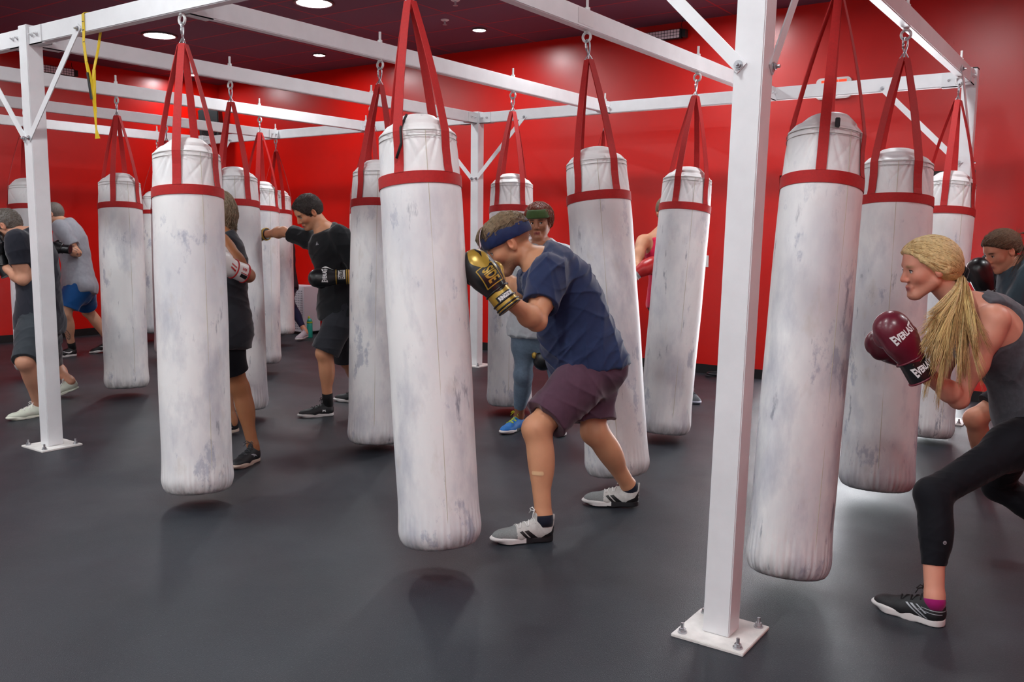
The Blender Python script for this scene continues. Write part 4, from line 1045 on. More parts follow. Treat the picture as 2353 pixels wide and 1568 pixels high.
cover(p1, hr, 4, 1100, (.9, 0, .0, .35), (.03, .06), .0014, hairm('mid_brown_tuft', (84, 68, 50), .3), lift=.002, jit=.3, keep=0, pick=lambda q: q[:, 2]*.99-q[:, 0]*.14 > .092)
strands('fringe', crop_hair(p1, 3, 0, None, front=80), .0015, TUFT, hr, p1.org, 4)
# gloves of the front man
G1 = sty(dict(label='black and gold boxing glove', thumb=LGOLD, cuff=LGOLD, ring=LBLK, rings=(-.072, -.060, -.040, .008)))
def deco1(g, side, txt=True):
    o, tm, cf, P, M = g; X, T_, Nn = M; c = -1 if side else 1
    xd, yd = (X*-1, -T_) if side else (X, T_)
    decal('gold_panel', P(.150, .004, .05), X, T_, Nn, [o], LGOLD, o, G_org, polys=[[(.045*math.cos(a)*(1+.25*math.cos(a*2)), .048*math.sin(a)) for a in np.linspace(0, 2*PI, 22, endpoint=False)]], maxe=.008)
    decal('black_swirl', P(.170, .012, .05), X, T_, Nn, [o], LBLK, o, G_org, polys=[[(-.03, .0), (-.005, .02), (.03, .012), (.012, .002), (-.004, .004)]], maxe=.008, off=.0022)
    fr = [(-.046, -.044), (.046, -.044), (.046, .044), (-.046, .044)]
    for k in range(4):
        a, b_ = np.array(fr[k]), np.array(fr[(k+1) % 4]); d = nrm(b_-a); n = np.array([-d[1], d[0]]); q = [a-n*.0022, b_-n*.0022, b_+n*.0022, a+n*.0022]
        decal('gold_frame', P(.070, -.004, .05), X, T_, Nn, [o], LGOLD, o, G_org, polys=[[tuple(v) for v in q]], maxe=.01)
    decal('lettering', P(.070, -.004, .05), -X, T_, Nn, [o], LGOLD, o, G_org, text='SIDE', size=.080, bold=.0025, sx=.42, maxe=.008, off=.002)
G_org = p1.org
T1 = im(.76, .60, .45); gl = glove(p1.root, p1.org, p1.wr['L']+nrm(p1.wr['L']-p1.el['L'])*.085, im(-.62, .78, .05), T1, dict(G1, hand=-1), s=1.14)
deco1(gl, True)
G_org = p1.org
decal('cuff_label', gl[3](-.030, -.004, .05), gl[4][1], gl[4][0], gl[4][2], [gl[2]], LBLK, gl[2], p1.org, polys=[[(-.040, -.017), (.040, -.017), (.040, .017), (-.040, .017)]])
decal('cuff_lettering', gl[3](-.030, -.004, .05), gl[4][1], gl[4][0], gl[4][2], [gl[2]], PRW, gl[2], p1.org, text='RINGSIDE', size=.026, bold=.0012, sx=.60, maxe=.008, off=.0024)
gr_ = glove(p1.root, p1.org, p1.wr['R']+nrm(p1.wr['R']-p1.el['R'])*.08, im(-.35, .9, .1), im(.5, .2, .8), dict(G1, hand=-1), s=1.10)

# ---- blonde woman at the right
SH2 = dict(upper=mat('black_mesh_shoe', (24, 25, 28), .6, noise=(120, .3), bump=(300, .4, .001)), sole=mat('white_sole', (214, 212, 210), .5), lace=mat('black_lace', (16, 16, 18), .7), sole_h=.030, both=1,
           art=[('crossed_stripes', [[(-.060, -.020), (-.052, -.022), (.015, .018), (.005, .020)], [(-.040, -.022), (-.032, -.022), (.032, .016), (.024, .018)], [(-.015, .022), (-.007, .022), (-.050, -.004), (-.056, .0)]], .11, .052, PRS), ('heel_lines', [[(-.06, .0), (.03, .006), (.03, .008), (-.06, .003)], [(-.058, .012), (.02, .016), (.02, .018), (-.058, .015)]], .06, .052, PRS)])
c2 = dict(label='person with blonde ponytail in grey tank top and black leggings, maroon gloves raised, at the right edge', h=1.70, fem=1, g=1.06, d=3.74, nd=-.02, pel=(2392, 950), neck=(2222, 712), face=182, facep=182, hunch=.075,
          elL=(2203, 918, True), wrL=(2118, 848, True), elR=(2160, 880, False), wrR=(2082, 826, False), ftL=((2164, 1440, .0), (2012, 1392, .0)), ftR=((2520, 1300, .05), (2440, 1310, .0)), knL=(2142, 1122, True), knR=(2292, 1118, False),
          head=(2134, 617, .0, 180, 10, 0), hs=1.03, hx=.05, vox=.0042, shoe=SH2, ss=1.0, arm=1.10, leg=1.02, skin=SKIN, tone=(214, 150, 126), brow=(170, 130, 96), lips=(180, 100, 96), bw=1.0)
c2['label'] = 'person with blonde ponytail, grey tank top and black leggings, maroon boxing gloves raised'
p2 = Person(c2); p2.eyes(iris=(80, 100, 110))
tk = p2.shirt(TANK, o=.010, hem=-.13, flare=.016, tank=True, neckcut=-.03, noise=creases(31, .010, 60, dirs=[p2.t+p2.fwd*.6, p2.t*.5+p2.fwd]), strap_w=.066, label='dark heather grey racerback tank top', name='tank_top', scoop=.03)
lg = p2.shorts(BLACKT, leg=1.66, o=.005, r_end=.0, top=.10, noise=creases(32, .003, 120), name='leggings', label='black cropped leggings', hollow=False)
decal('leg_logo', p2.kn['L']+(p2.an['L']-p2.kn['L'])*.42+RT*.012-FW*.1, RT, UP, -FW, [lg], PRS, lg, p2.org, polys=[[(.0075*math.cos(a), .0075*math.sin(a)) for a in np.linspace(0, 2*PI, 20, endpoint=False)]])
decal('leg_logo_mark', p2.kn['L']+(p2.an['L']-p2.kn['L'])*.42+RT*.012-FW*.1, RT, UP, -FW, [lg], PRK, lg, p2.org, polys=[[(-.004, .004), (-.0025, .004), (-.0025, -.001), (.0025, -.001), (.0025, .004), (.004, .004), (.004, -.003), (-.004, -.003)]], off=.002)
p2.sock('L', cloth('magenta_sock', (150, 20, 100)), .012, label='magenta ankle sock')
tie = p2.HP(-.118, .0, -.040)
def h2(s): return [Ell(s.HP(-.045, 0, .02), np.array([.080, .082, .075])*s.hs+.010, s.HM, k=.03), Cone(s.HP(-.07, 0, -.01), tie, .05, .022, k=.04), Cone(s.HP(.045, .062, .045), s.HP(-.03, .083, -.004), .014, .02, k=.025), Cone(s.HP(.045, -.062, .045), s.HP(-.03, -.083, -.004), .014, .02, k=.025)]
hr2 = p2.hairshell(HBL, o=.014, front=(.082, .078), ear=(.0, .012), nape=-.055, extra=h2, noise=creases(33, .004, 180, dirs=[p2.hu*.8+p2.hf*.5, p2.hl]), vox=.0042)
rnd = random.Random(8); cs = []; cs2 = []
for i in range(900):   # combed strands from the hairline to the tie
    a = rnd.uniform(-1.65, 1.65); st_ = rnd.uniform(-.03, .095) if abs(a) < 1.0 else rnd.uniform(-.04, .060)
    P0 = np.array([st_, math.sin(a)*.094*math.sqrt(max(.1, 1-(st_/.13)**2)), .040+math.cos(a)*.104*math.sqrt(max(.1, 1-(st_/.13)**2))])
    P3 = np.array([-.116, .012*math.sin(a), -.039]); pts = []
    for t in np.linspace(0, 1, 10):
        q = P0*(1-t)+P3*t; q = q+(q-np.array([-.02, 0, .03]))*.35*math.sin(t*PI)+np.array([0, 0, .004*math.sin(i*1.7+t*5)]); pts.append(p2.HP(*q))
    (cs if i % 3 else cs2).append(pts)
HUGC[0] = p2.HP(-.014, 0, .036); cs = hug(cs, hr2, .0012, 1); cs2 = hug(cs2, hr2, .0009, 1)
strands('hair_strands', cs, .0017, hairm('blonde_strand', (222, 196, 142), .2), hr2, p2.org, 4); strands('hair_lowlights', cs2, .0018, HBL2, hr2, p2.org, 4)
# ponytail falling over the near shoulder
def tail(seed, n, m, spread, r, ends, name, par, nc=30):
    rnd = random.Random(seed); cs = []; CL = []
    for i in range(nc):
        e = ends[rnd.choice(WT)]; CL.append((e[0]+rnd.gauss(0, e[3]), e[1]+rnd.gauss(0, e[4]), e[2]+rnd.gauss(0, .012), e[5]+rnd.gauss(0, 7), e[6]+rnd.gauss(0, 8), rnd.uniform(-.014, .014), rnd.uniform(-.014, .014), rnd.uniform(0, 6), rnd.uniform(-1, 1)))
    for i in range(n):
        ex, ey, ed, mx_, my, a1, a2, ph, cv = CL[rnd.randrange(nc)]; q0 = tie+p2.hl*(a1+rnd.uniform(-.004, .004))+p2.hu*(a2+rnd.uniform(-.004, .004))
        E_ = at(ex+rnd.gauss(0, 3.5), ey+rnd.gauss(0, 10), ed+rnd.gauss(0, .006)); M1 = at(mx_+rnd.gauss(0, 4), my+rnd.gauss(0, 4), ed-.012+rnd.gauss(0, .008)); T0 = q0-p2.hf*.045-p2.hu*.02; L = []
        for t in np.linspace(0, 1, 14):
            q = (1-t)**3*q0+3*t*(1-t)**2*T0+3*t*t*(1-t)*M1+t**3*E_; L.append(q+RT*(.007*math.sin(t*6.5+ph)*t+.012*cv*math.sin(t*PI))+UP*.003*math.sin(t*9+ph*2)*t)
        cs.append(L)
    return strands(name, cs, r, m, par, p2.org, 5)
DS = depth(p2.sh['L'])-.085
ENDS = [(2138, 820, DS-.02, 12, 40, 2162, 735), (2162, 840, DS-.03, 12, 36, 2175, 745), (2188, 815, DS-.03, 12, 34, 2190, 735), (2213, 868, DS-.05, 7, 16, 2206, 760), (2250, 822, DS-.03, 12, 22, 2224, 722), (2130, 770, DS, 8, 26, 2155, 722)]
WT = [0]*6+[1]*5+[2]+[3]*2+[4]*3+[5]*3
pt = tail(1, 620, HBL, .01, .0016, ENDS, 'ponytail', hr2); tail(2, 420, HBL2, .01, .0014, ENDS, 'ponytail_lowlights', hr2); tail(4, 280, mat('honey_strand', (230, 202, 136), .45), .01, .0014, ENDS, 'ponytail_highlights', hr2)
td = nrm(-p2.hf*.8-p2.hu*.6); tv = nrm(np.cross(td, p2.hl)); b = MB()
for q_, r_, k_ in ((.004, .027, 5), (.020, .025, 4)): b.tube([tie+td*q_+(p2.hl*math.cos(a)+tv*math.sin(a))*r_*(1+.10*math.sin(a*k_)) for a in np.linspace(0, 2*PI, 30, endpoint=False)], .0125, 10, closed=True)
link('hair_tie', b.mesh('hair_tie', p2.org), cloth('black_scrunchie', (16, 16, 20)), hr2, smooth=True)
G2 = sty(dict(label='maroon boxing glove with black cuff', body=LMAR, thumb=LMAR, ring=LMAR, rings=(-.074, .010)))
org2 = p2.org
gl2 = glove(p2.root, org2, p2.wr['L']+nrm(p2.wr['L']-p2.el['L'])*.06, im(-.50, .84, 0), im(.80, .50, .28), dict(G2, hand=-1), s=1.08)
decal('lettering', gl2[3](.112, -.010, .06), im(.74, .62), im(-.60, .76), gl2[4][2], [gl2[0]], PRW, gl2[0], org2, text='EVERLAST', size=.036, bold=.0014, sx=.68, arch=.6, off=.002, shear=0)
decal('cuff_lettering', gl2[3](-.030, -.002, .06), im(.74, .62), im(-.60, .76), gl2[4][2], [gl2[2]], PRW, gl2[2], org2, text='EVERLAST', size=.034, bold=.0014, sx=.60, arch=.7, off=.002)
Pg = gl2[3]; sdf_mesh('gold_palm', [Ell(Pg(.110, .050, -.030), np.array([.050, .026, .034])*1.08, gl2[4], k=.01)], .004, org2, LGOLD, gl2[0])
gr2 = glove(p2.root, org2, p2.wr['R'], im(-.80, .55, .1), im(.5, .6, -.6), dict(G2, hand=1), s=1.0)

# ---- woman with the green headband
SH3 = dict(upper=mat('bright_blue_shoe', (10, 110, 190), .55, noise=(80, .15)), sole=mat('white_sole', (214, 212, 210), .5), sole2=mat('black_sole', (22, 22, 26), .6), lace=mat('neon_yellow_lace', (214, 236, 30), .5), sole_h=.024)
c3 = dict(label='person with auburn hair and olive headband in a white top, looking over the crouching man', h=1.70, fem=1, g=1.14, d=6.52, nd=-.02, pel=(1236, 752), neck=(1244, 566), face=262, facep=250, hunch=.02,
          elL=(1292, 690, False), wrL=(1262, 790, True), elR=(1196, 668, False), wrR=(1222, 622, True), ftR=((1197, 985, .0), (1158, 998, .0)), ftL=((1288, 988, .0), (1281, 1027, .0)), knR=(1202, 862, True), knL=(1284, 880, True),
          head=(1238, 512, -.02, 258, 4, 3), hs=1.04, vox=.0044, shoe=SH3, ss=1.0, skin=SHINY, tone=(152, 98, 70), brow=(60, 34, 26), lips=(136, 66, 62), leg=1.06, blush=0, facew=1.1)
p3 = Person(c3); p3.eyes(iris=(40, 26, 20), look=(.35, -.05))
p3.shirt([OFFW, cloth('steel_grey_yoke', (112, 124, 132), .5)], o=.014, sleeve=.62, hem=-.10, flare=.018, noise=creases(41, .009, 60), label='white t-shirt with grey shoulders', extra=None)
p3.shorts(SLATEL, leg=1.74, o=.006, r_end=0, top=.10, name='leggings', label='slate blue leggings', hollow=False, noise=creases(42, .004, 100))
def h3(s): return [Cone(s.HP(.050, -.072, .062), s.HP(.028, -.092, -.062), .018, .011, k=.02), Cone(s.HP(-.01, -.080, .05), s.HP(.0, -.095, -.065), .022, .015, k=.02), Cone(s.HP(-.02, .080, .05), s.HP(-.02, .086, -.02), .020, .016, k=.02), Ell(s.HP(-.03, 0, .05), np.array([.09, .09, .085])*s.hs+.012, s.HM, k=.03)]
hr3 = p3.hairshell(HRED, o=.018, front=(.080, .090), ear=(.0, .0), nape=-.075, extra=h3, noise=creases(43, .006, 150, dirs=[p3.hu, p3.hu+p3.hl*.3]))
cover(p3, hr3, 9, 900, (.2, 0, -1, .1), (.03, .07), .0016, hairm('auburn_strand', (128, 62, 40), .3), jit=.2)
p3.headband(OLIVE, label='olive green headband', c=(.0, 0, .072), tilt=4, w=.024, o=.022)
G3 = sty(dict(label='black and gold boxing glove', thumb=LGOLD, cuff=LGOLD, ring=LBLK))
gl3 = glove(p3.root, p3.org, p3.wr['L']-p3.fwd*0, im(-.35, -.92, -.2), im(-.9, .25, .2), dict(G3, hand=1), s=1.02, h=.005)
decal('lettering', gl3[3](.085, -.002, .06), gl3[4][1], gl3[4][0], gl3[4][2], [gl3[0]], LGOLD, gl3[0], p3.org, text='SIDE', size=.075, bold=.002, sx=.40)
gr3 = glove(p3.root, p3.org, p3.wr['R'], im(.1, .98, -.1), im(.9, .0, .3), dict(sty(dict(body=LGREY, label='silver grey boxing glove')), hand=1), s=.95, h=.005)

# ---- dark-haired man throwing a straight right
SH4 = dict(upper=mat('black_running_shoe', (24, 26, 30), .55, noise=(90, .3)), sole=mat('white_sole', (214, 212, 210), .5), lace=mat('black_lace', (16, 16, 18), .7), sole_h=.026, side=1, both=1,
           art=[('linked_arcs_mark', [[(-.014, .006), (-.006, .010), (0, .004), (.006, .010), (.014, .006), (.010, .002), (.014, -.010), (.004, -.003), (-.004, -.003), (-.014, -.010), (-.010, .002)]], .085, .050, PRW)])
c4 = dict(label='person with dark hair, black t-shirt and long black shorts throwing a straight punch', h=1.80, d=7.22, nd=-.05, pel=(782, 705), neck=(750, 533), face=222, facep=215, hunch=.06,
          elR=(652, 533, False), wrR=(607, 539, False), elL=(826, 628, False), wrL=(782, 637, True), ftL=((764, 955, .0), (688, 960, .0)), ftR=((838, 924, .0), (772, 922, .0)), knL=(745, 812, True), knR=(800, 830, True),
          head=(709, 487, -.02, 214, 33, -6), hs=1.02, vox=.0052, shoe=SH4, ss=1.02, skin=SKIN, tone=(196, 138, 104), brow=(50, 38, 34), beard=(110, 84, 70), beardw=.35, side=(64, 54, 48), sidew=.9, lips=(160, 90, 80))
p4 = Person(c4); p4.eyes(iris=(50, 34, 26), look=(0, -.3))
s4 = p4.shirt(BLACKC, o=.013, sleeve={'L': .95, 'R': .80}, hem=-.13, flare=.014, noise=creases(51, .010, 60, dirs=[p4.fwd, p4.t, p4.fwd+p4.t]), sl_r=.008, label='black crew-neck t-shirt')
p4.shorts(CHAR, leg=.97, o=.016, r_end=.112, top=.04, noise=creases(52, .010, 55, dirs=[ZZ*.3+p4.fwd, p4.fwd, ZZ]), label='long black athletic shorts')
p4.sock('L', cloth('black_sock', (14, 14, 16)), .10); p4.sock('R', cloth('black_sock', (14, 14, 16)), .10)
hr4 = p4.hairshell(HDK, o=.010, front=(.082, .080), ear=(.022, -.030), nape=-.040, earhole=True, noise=creases(53, .006, 150))
cover(p4, hr4, 5, 2200, (.8, 0, .1, .1), (.016, .032), .0013, hairm('dark_tuft', (60, 52, 48), .3), jit=.35, keep=1, lift=.004)
decal('chest_mark', p4.spine(.86)+p4.fwd*.12+p4.left*.055, -p4.left, p4.t, p4.fwd, [s4], PRS, s4, p4.org, polys=[[(-.022, -.014), (-.012, -.014), (-.015, -.004)], [(-.009, -.014), (.001, -.014), (-.005, .004), (-.011, -.004)], [(.004, -.014), (.018, -.014), (.002, .016), (-.004, .006)]])
G4 = sty(dict(label='black boxing glove with white thumb and cuff patch', thumb=LWHT, ring=LGOLD, rings=(-.074, -.062, .010)))
gl4 = glove(p4.root, p4.org, p4.wr['L']+imv(-.02, 0, 0), im(-.97, -.04, -.15), im(.15, .85, .45), dict(G4, hand=-1), s=1.10, h=.005)
decal('lettering', gl4[3](.085, -.012, .06), gl4[4][1], gl4[4][0], gl4[4][2], [gl4[0]], PRW, gl4[0], p4.org, text='EVERLAST', size=.038, bold=.0014, sx=.62, arch=.7)
decal('cuff_patch', gl4[3](-.028, 0, .06), gl4[4][1], -gl4[4][0], gl4[4][2], [gl4[2]], LWHT, gl4[2], p4.org, polys=[[(-.040, -.026), (.040, -.026), (.040, .026), (-.040, .026)]])
decal('cuff_lettering', gl4[3](-.028, 0, .06), gl4[4][1], gl4[4][0], gl4[4][2], [gl4[2]], PRK, gl4[2], p4.org, text='EVERLAST', size=.034, bold=.0014, sx=.50, arch=.7, off=.0026)
glove(p4.root, p4.org, p4.wr['R']+nrm(p4.wr['R']-p4.el['R'])*.04, nrm(p4.wr['R']-p4.el['R']), UP, dict(G4, hand=1), s=1.0, h=.006)

# ---- woman behind the big left bag
SH5 = dict(upper=mat('black_running_shoe', (24, 26, 30), .55, noise=(90, .3)), sole=mat('beige_sole', (196, 176, 160), .6), lace=mat('grey_lace', (60, 62, 66), .7), sole_h=.028, both=1,
           art=[('swept_chevron', [[(-.030, -.012), (-.018, .004), (.006, .014), (.028, .014), (.006, .002), (.010, -.008), (-.004, -.002), (-.016, -.004)]], .10, .055, PRS)])
c5 = dict(label='person in black tank top and black shorts standing behind the big left bag', h=1.68, fem=1, g=1.02, d=5.68, nd=-.02, pel=(512, 752), neck=(508, 545), face=196, facep=192, hunch=.03,
          elL=(571, 634, True), wrL=(536, 618, True, .08), elR=(478, 620, False), wrR=(450, 590, True), ftL=((590, 1058, .0), (528, 1084, .0)), ftR=((546, 990, .02), (486, 1006, .0)), knL=(545, 868, True), knR=(505, 850, False),
          head=(494, 486, .0, 190, 8, 0), hs=1.03, vox=.005, shoe=SH5, ss=.98, skin=SHINY, tone=(158, 104, 68), brow=(60, 40, 30), lips=(140, 76, 66), arm=1.15, leg=1.04)
p5 = Person(c5)
p5.shirt(CHAR, o=.012, hem=-.17, flare=.03, tank=True, neckcut=-.015, noise=creases(61, .008, 60, dirs=[p5.t+p5.fwd, p5.t-p5.fwd*.4]), strap_w=.062, label='black sleeveless top', name='tank_top')
p5.shorts(BLACKT, leg=.72, o=.006, r_end=.092, top=.05, name='bike_shorts', label='tight black shorts', hollow=False)
def h5(s): return [Ell(s.HP(-.05, 0, .0), np.array([.085, .085, .11])*s.hs, s.HM, k=.03), Cone(s.HP(-.06, 0, -.04), s.HP(-.075, 0, -.15), .070, .035, k=.04)]
hr5 = p5.hairshell(HASH, o=.014, front=(.085, .075), ear=(.0, .0), nape=-.16, extra=h5, noise=creases(63, .008, 160, dirs=[p5.hf, p5.hl]))
rnd = random.Random(4)
cover(p5, hr5, 6, 900, (-.1, 0, -1), (.05, .09), .0018, hairm('light_ash_strand', (140, 122, 100), .3), jit=.2)
strands('loose_hair', [[p5.HP(-.10-.03*t*rnd.random(), rnd.uniform(.0, .07), .03-.16*t+.01*math.sin(t*6+i)) for t in np.linspace(0, 1, 8)] for i in range(60)], .0016, HASH, hr5, p5.org, 4)
G5 = sty(dict(label='white boxing glove with red and black trim', body=LWHT, thumb=LWHT, cuff=LWHT, ring=LRED, rings=(-.076, .0)))
gl5 = glove(p5.root, p5.org, p5.wr['L']-nrm(p5.wr['L']-p5.el['L'])*.0, nrm(p5.wr['L']-p5.el['L'])*.8+im(-.9, .3, 0)*.3, im(.3, .9, .2), dict(G5, hand=-1), s=1.12, h=.005)
decal('cuff_panel', gl5[3](-.045, .0, .06), gl5[4][0], gl5[4][1], gl5[4][2], [gl5[2]], PRK, gl5[2], p5.org, polys=[[(-.026, -.040), (.022, -.034), (.022, -.016), (-.026, -.018)]])
decal('cuff_outline', gl5[3](-.045, .01, .06), gl5[4][0], gl5[4][1], gl5[4][2], [gl5[2]], PRR, gl5[2], p5.org, polys=[[(-.027, -.026), (.026, -.022), (.026, -.018), (-.023, -.022), (-.023, .03), (-.027, .03)]], off=.0022)
decal('lettering', gl5[3](-.040, .012, .06), -gl5[4][0], gl5[4][1], gl5[4][2], [gl5[2]], PRR, gl5[2], p5.org, text='EVER', size=.022, bold=.0008, sx=.7, off=.0024)
decal('red_bars', gl5[3](.030, .004, .06), -gl5[4][0], gl5[4][1], gl5[4][2], [gl5[0], gl5[2]], PRR, gl5[0], p5.org, polys=[[(-.03, .010), (.018, -.002), (.018, .006), (-.03, .018)], [(-.03, -.012), (.018, -.024), (.018, -.014), (-.03, -.002)]], off=.0022)
glove(p5.root, p5.org, p5.wr['R'], im(-.6, .8, .1), im(.5, .5, -.6), dict(G5, hand=1), s=1.05, h=.006)

# ---- man at the far left
SH6 = dict(upper=mat('cream_canvas_shoe', (206, 212, 196), .7, noise=(40, .05)), sole=mat('cream_sole', (214, 216, 200), .6), lace=WHITEP, sole_h=.016, flat=.8, tongue=0)
c6 = dict(label='person in dark t-shirt and rolled grey trousers lunging left of the left post', h=1.80, g=1.0, d=7.15, nd=-.02, pel=(90, 735), neck=(66, 543), face=184, facep=188, hunch=.06,
          elL=(52, 642, True), wrL=(8, 612, False), elR=(20, 610, False), wrR=(0, 590, True), ftL=((100, 955, .0), (6, 970, .0)), ftR=((180, 893, .07), (122, 914, .0)), knL=(58, 832, True), knR=(118, 842, False),
          head=(16, 520, .0, 186, 30, 0), hs=1.03, vox=.0055, shoe=SH6, ss=1.04, skin=SKIN, tone=(206, 150, 122), brow=(80, 58, 44), beard=(66, 48, 40), beardw=.8, side=(96, 84, 72), sidew=.8, lips=(160, 90, 80), arm=1.12)
p6 = Person(c6)
p6.shirt(cloth('dark_slate_tshirt', (34, 36, 46)), o=.014, sleeve=.62, hem=-.10, flare=.012, noise=creases(71, .008, 60), sl_r=.012, label='dark slate t-shirt')
p6.shorts(cloth('dark_grey_joggers', (52, 58, 64)), leg=1.0, o=.018, r_end=.092, top=.06, noise=creases(72, .009, 60), name='rolled_trousers', label='dark grey trousers rolled below the knee')
hr6 = p6.hairshell(HGR, o=.007, front=(.085, .085), ear=(.015, -.030), nape=-.045, earhole=True, noise=creases(73, .004, 150)); cover(p6, hr6, 7, 900, (-.5, 0, .2), (.015, .03), .0016, hairm('grey_tuft', (124, 114, 104), .3))
GB = sty(dict(label='black boxing glove'))
glove(p6.root, p6.org, p6.wr['L'], im(-.45, .88, -.1), im(.8, .4, .3), dict(GB, hand=-1), s=1.08, h=.006); glove(p6.root, p6.org, p6.wr['R'], im(-.2, .95, 0), im(.8, .3, -.3), dict(GB, hand=1), s=1.05, h=.006)

# ---- man in the grey t-shirt by the left wall
SH7 = dict(upper=mat('black_high_shoe', (20, 21, 24), .5), sole=mat('white_sole', (214, 212, 210), .5), sole_h=.028, both=1,
           art=[('white_swoosh', [[(-.045, .012), (-.03, -.004), (-.005, -.010), (.020, -.002), (.060, .018), (.010, .004), (-.012, .004), (-.030, .012)]], .11, .050, PRW)])
c7 = dict(label='person in grey t-shirt and blue shorts with a tattooed calf by the left wall', h=1.84, d=10.38, nd=-.0, pel=(182, 655), neck=(152, 517), face=186, facep=188, hunch=.05,
          elL=(178, 582, True, -.08), wrL=(146, 572, True), elR=(140, 578, False), wrR=(118, 568, True), ftL=((174, 818, .0), (116, 824, .0)), ftR=((264, 800, .05), (218, 812, .0)), knL=(150, 722, True), knR=(202, 716, False),
          head=(122, 492, .0, 190, 12, 0), hs=1.0, vox=.0065, shoe=SH7, ss=1.05, skin=SKIN, tone=(206, 154, 124), brow=(90, 74, 64), side=(120, 112, 104), sidew=.9, lips=(160, 90, 80))
def tattoo(s, V):
    K, A = s.kn['L'], s.an['L']; sn = nrm(A-K); q = V-(K+(A-K)*.55); z = q@sn; x = q@RT; w = (np.abs(z) < .10)*(np.abs(x) < .045)*(q@FW < .03)
    r = np.sqrt((x/.03)**2+(z/.075)**2); p = np.clip(1-np.abs(r-.8)*4, 0, 1)+(r < .7)*(np.sin(x*240+z*90)*np.sin(z*160) > .2); return np.clip(w*p, 0, 1)*.8, (50, 56, 70)
def tattoo2(s, V):
    E_, W = s.el['L'], s.wr['L']; q = V-(E_+(W-E_)*.25); n = np.linalg.norm(q, axis=1); return (n < .11)*(np.sin(q[:, 0]*120)*np.sin(q[:, 2]*110+q[:, 1]*60) > .1)*.6, (70, 66, 72)
c7['marks'] = [tattoo, tattoo2]
p7 = Person(c7)
p7.shirt(GREYT, o=.015, sleeve=.72, hem=-.12, flare=.014, noise=creases(81, .006, 50), sl_r=.014, label='heather grey t-shirt')
p7.shorts(BLUES, leg=.78, o=.018, r_end=.112, top=.04, noise=creases(82, .006, 50), label='bright blue shorts')
p7.sock('L', cloth('black_sock', (14, 14, 16)), .08); p7.hairshell(hairm('grey_stubble_hair', (112, 104, 98), .3), o=.007, front=(.085, .085), ear=(.015, -.030), nape=-.045, earhole=True)
glove(p7.root, p7.org, p7.wr['L'], im(-.97, .1, 0), im(.1, .95, .2), dict(GB, hand=-1), s=1.02, h=.007); glove(p7.root, p7.org, p7.wr['R'], im(-.6, .7, 0), im(.5, .5, -.5), dict(GB, hand=1), s=1.02, h=.007)

# ---- woman with red gloves behind the tilted bag
SH8 = dict(upper=mat('grey_knit_shoe', (88, 94, 100), .7, noise=(120, .2)), sole=mat('lilac_sole', (182, 184, 200), .5), lace=mat('black_lace', (16, 16, 18), .7), sole_h=.026)
c8 = dict(label='person in pink top with red boxing gloves, mostly hidden behind the tilted bag', h=1.70, fem=1, d=7.82, nd=.0, pel=(1536, 690), neck=(1520, 538), face=285, facep=285, hunch=.02,
          elR=(1463, 608, True), wrR=(1464, 628, True, -.04), elL=(1560, 600, True), wrL=(1545, 560, True), ftL=((1580, 918, .0), (1624, 940, .0)), ftR=((1530, 925, .0), (1528, 948, .0)), knL=(1582, 822, True), knR=(1532, 825, True),
          head=(1532, 487, .0, 280, 8, 0), hs=1.02, vox=.006, shoe=SH8, skin=SKIN, tone=(204, 146, 112), brow=(90, 66, 50), lips=(170, 90, 90), bw=1.1)
p8 = Person(c8)
p8.shirt(PINK, o=.009, hem=-.04, flare=.008, tank=True, neckcut=-.02, strap_w=.06, label='hot pink tank top', name='tank_top', noise=creases(91, .004, 60))
p8.shorts(BLACKT, leg=1.66, o=.005, r_end=0, top=.10, name='leggings', label='black leggings', hollow=False)
p8.hairshell(HASH, o=.016, front=(.085, .075), ear=(.0, .0), nape=-.12)
G8 = sty(dict(label='red boxing glove with white cuff bands', body=LRED, thumb=LRED, cuff=mat('silver_cuff', (150, 154, 156), .4), ring=LWHT, rings=(-.074, -.02)))
glove(p8.root, p8.org, p8.wr['R'], im(.85, .50, -.1), im(-.3, .5, .6), dict(G8, hand=1), s=1.05, h=.006); glove(p8.root, p8.org, p8.wr['L'], im(-.2, .95, -.2), im(-.8, .2, .2), dict(G8, hand=1), s=1.0, h=.006)

# ---- woman at the right edge behind the blonde woman
c9 = dict(label='person with brown ponytail and teal long-sleeve top guarding at the right edge', h=1.70, fem=1, g=1.04, d=5.35, nd=.0, pel=(2388, 838), neck=(2338, 616), face=174, facep=184, hunch=.06,
          elL=(2300, 742, True), wrL=(2274, 682, True), elR=(2300, 700, False), wrR=(2290, 652, True), ftL=((2262, 1104, .0), (2190, 1108, .0)), ftR=((2470, 1050, .0), (2405, 1060, .0)), knL=(2240, 962, True), knR=(2400, 975, False),
          head=(2302, 577, .0, 188, 24, 0), hs=1.0, vox=.0052, shoe=SH5, skin=SKIN, tone=(206, 146, 116), brow=(80, 56, 44), lips=(170, 100, 90))
p9 = Person(c9); p9.eyes(iris=(60, 44, 34))
p9.shirt(TEAL, o=.015, sleeve=1.55, hem=-.10, flare=.012, noise=creases(96, .010, 55), label='slate teal long-sleeved top')
p9.shorts(BLACKT, leg=.8, o=.008, r_end=.095, top=.05, hollow=False, label='black shorts')
tie9 = p9.HP(-.118, 0, .045)
hr9 = p9.hairshell(HCH, o=.012, front=(.086, .075), ear=(.0, .012), nape=-.03, extra=lambda s: [Cone(s.HP(-.06, 0, .04), tie9, .06, .02, k=.03)], noise=creases(97, .003, 180))
rnd = random.Random(12); cs = []
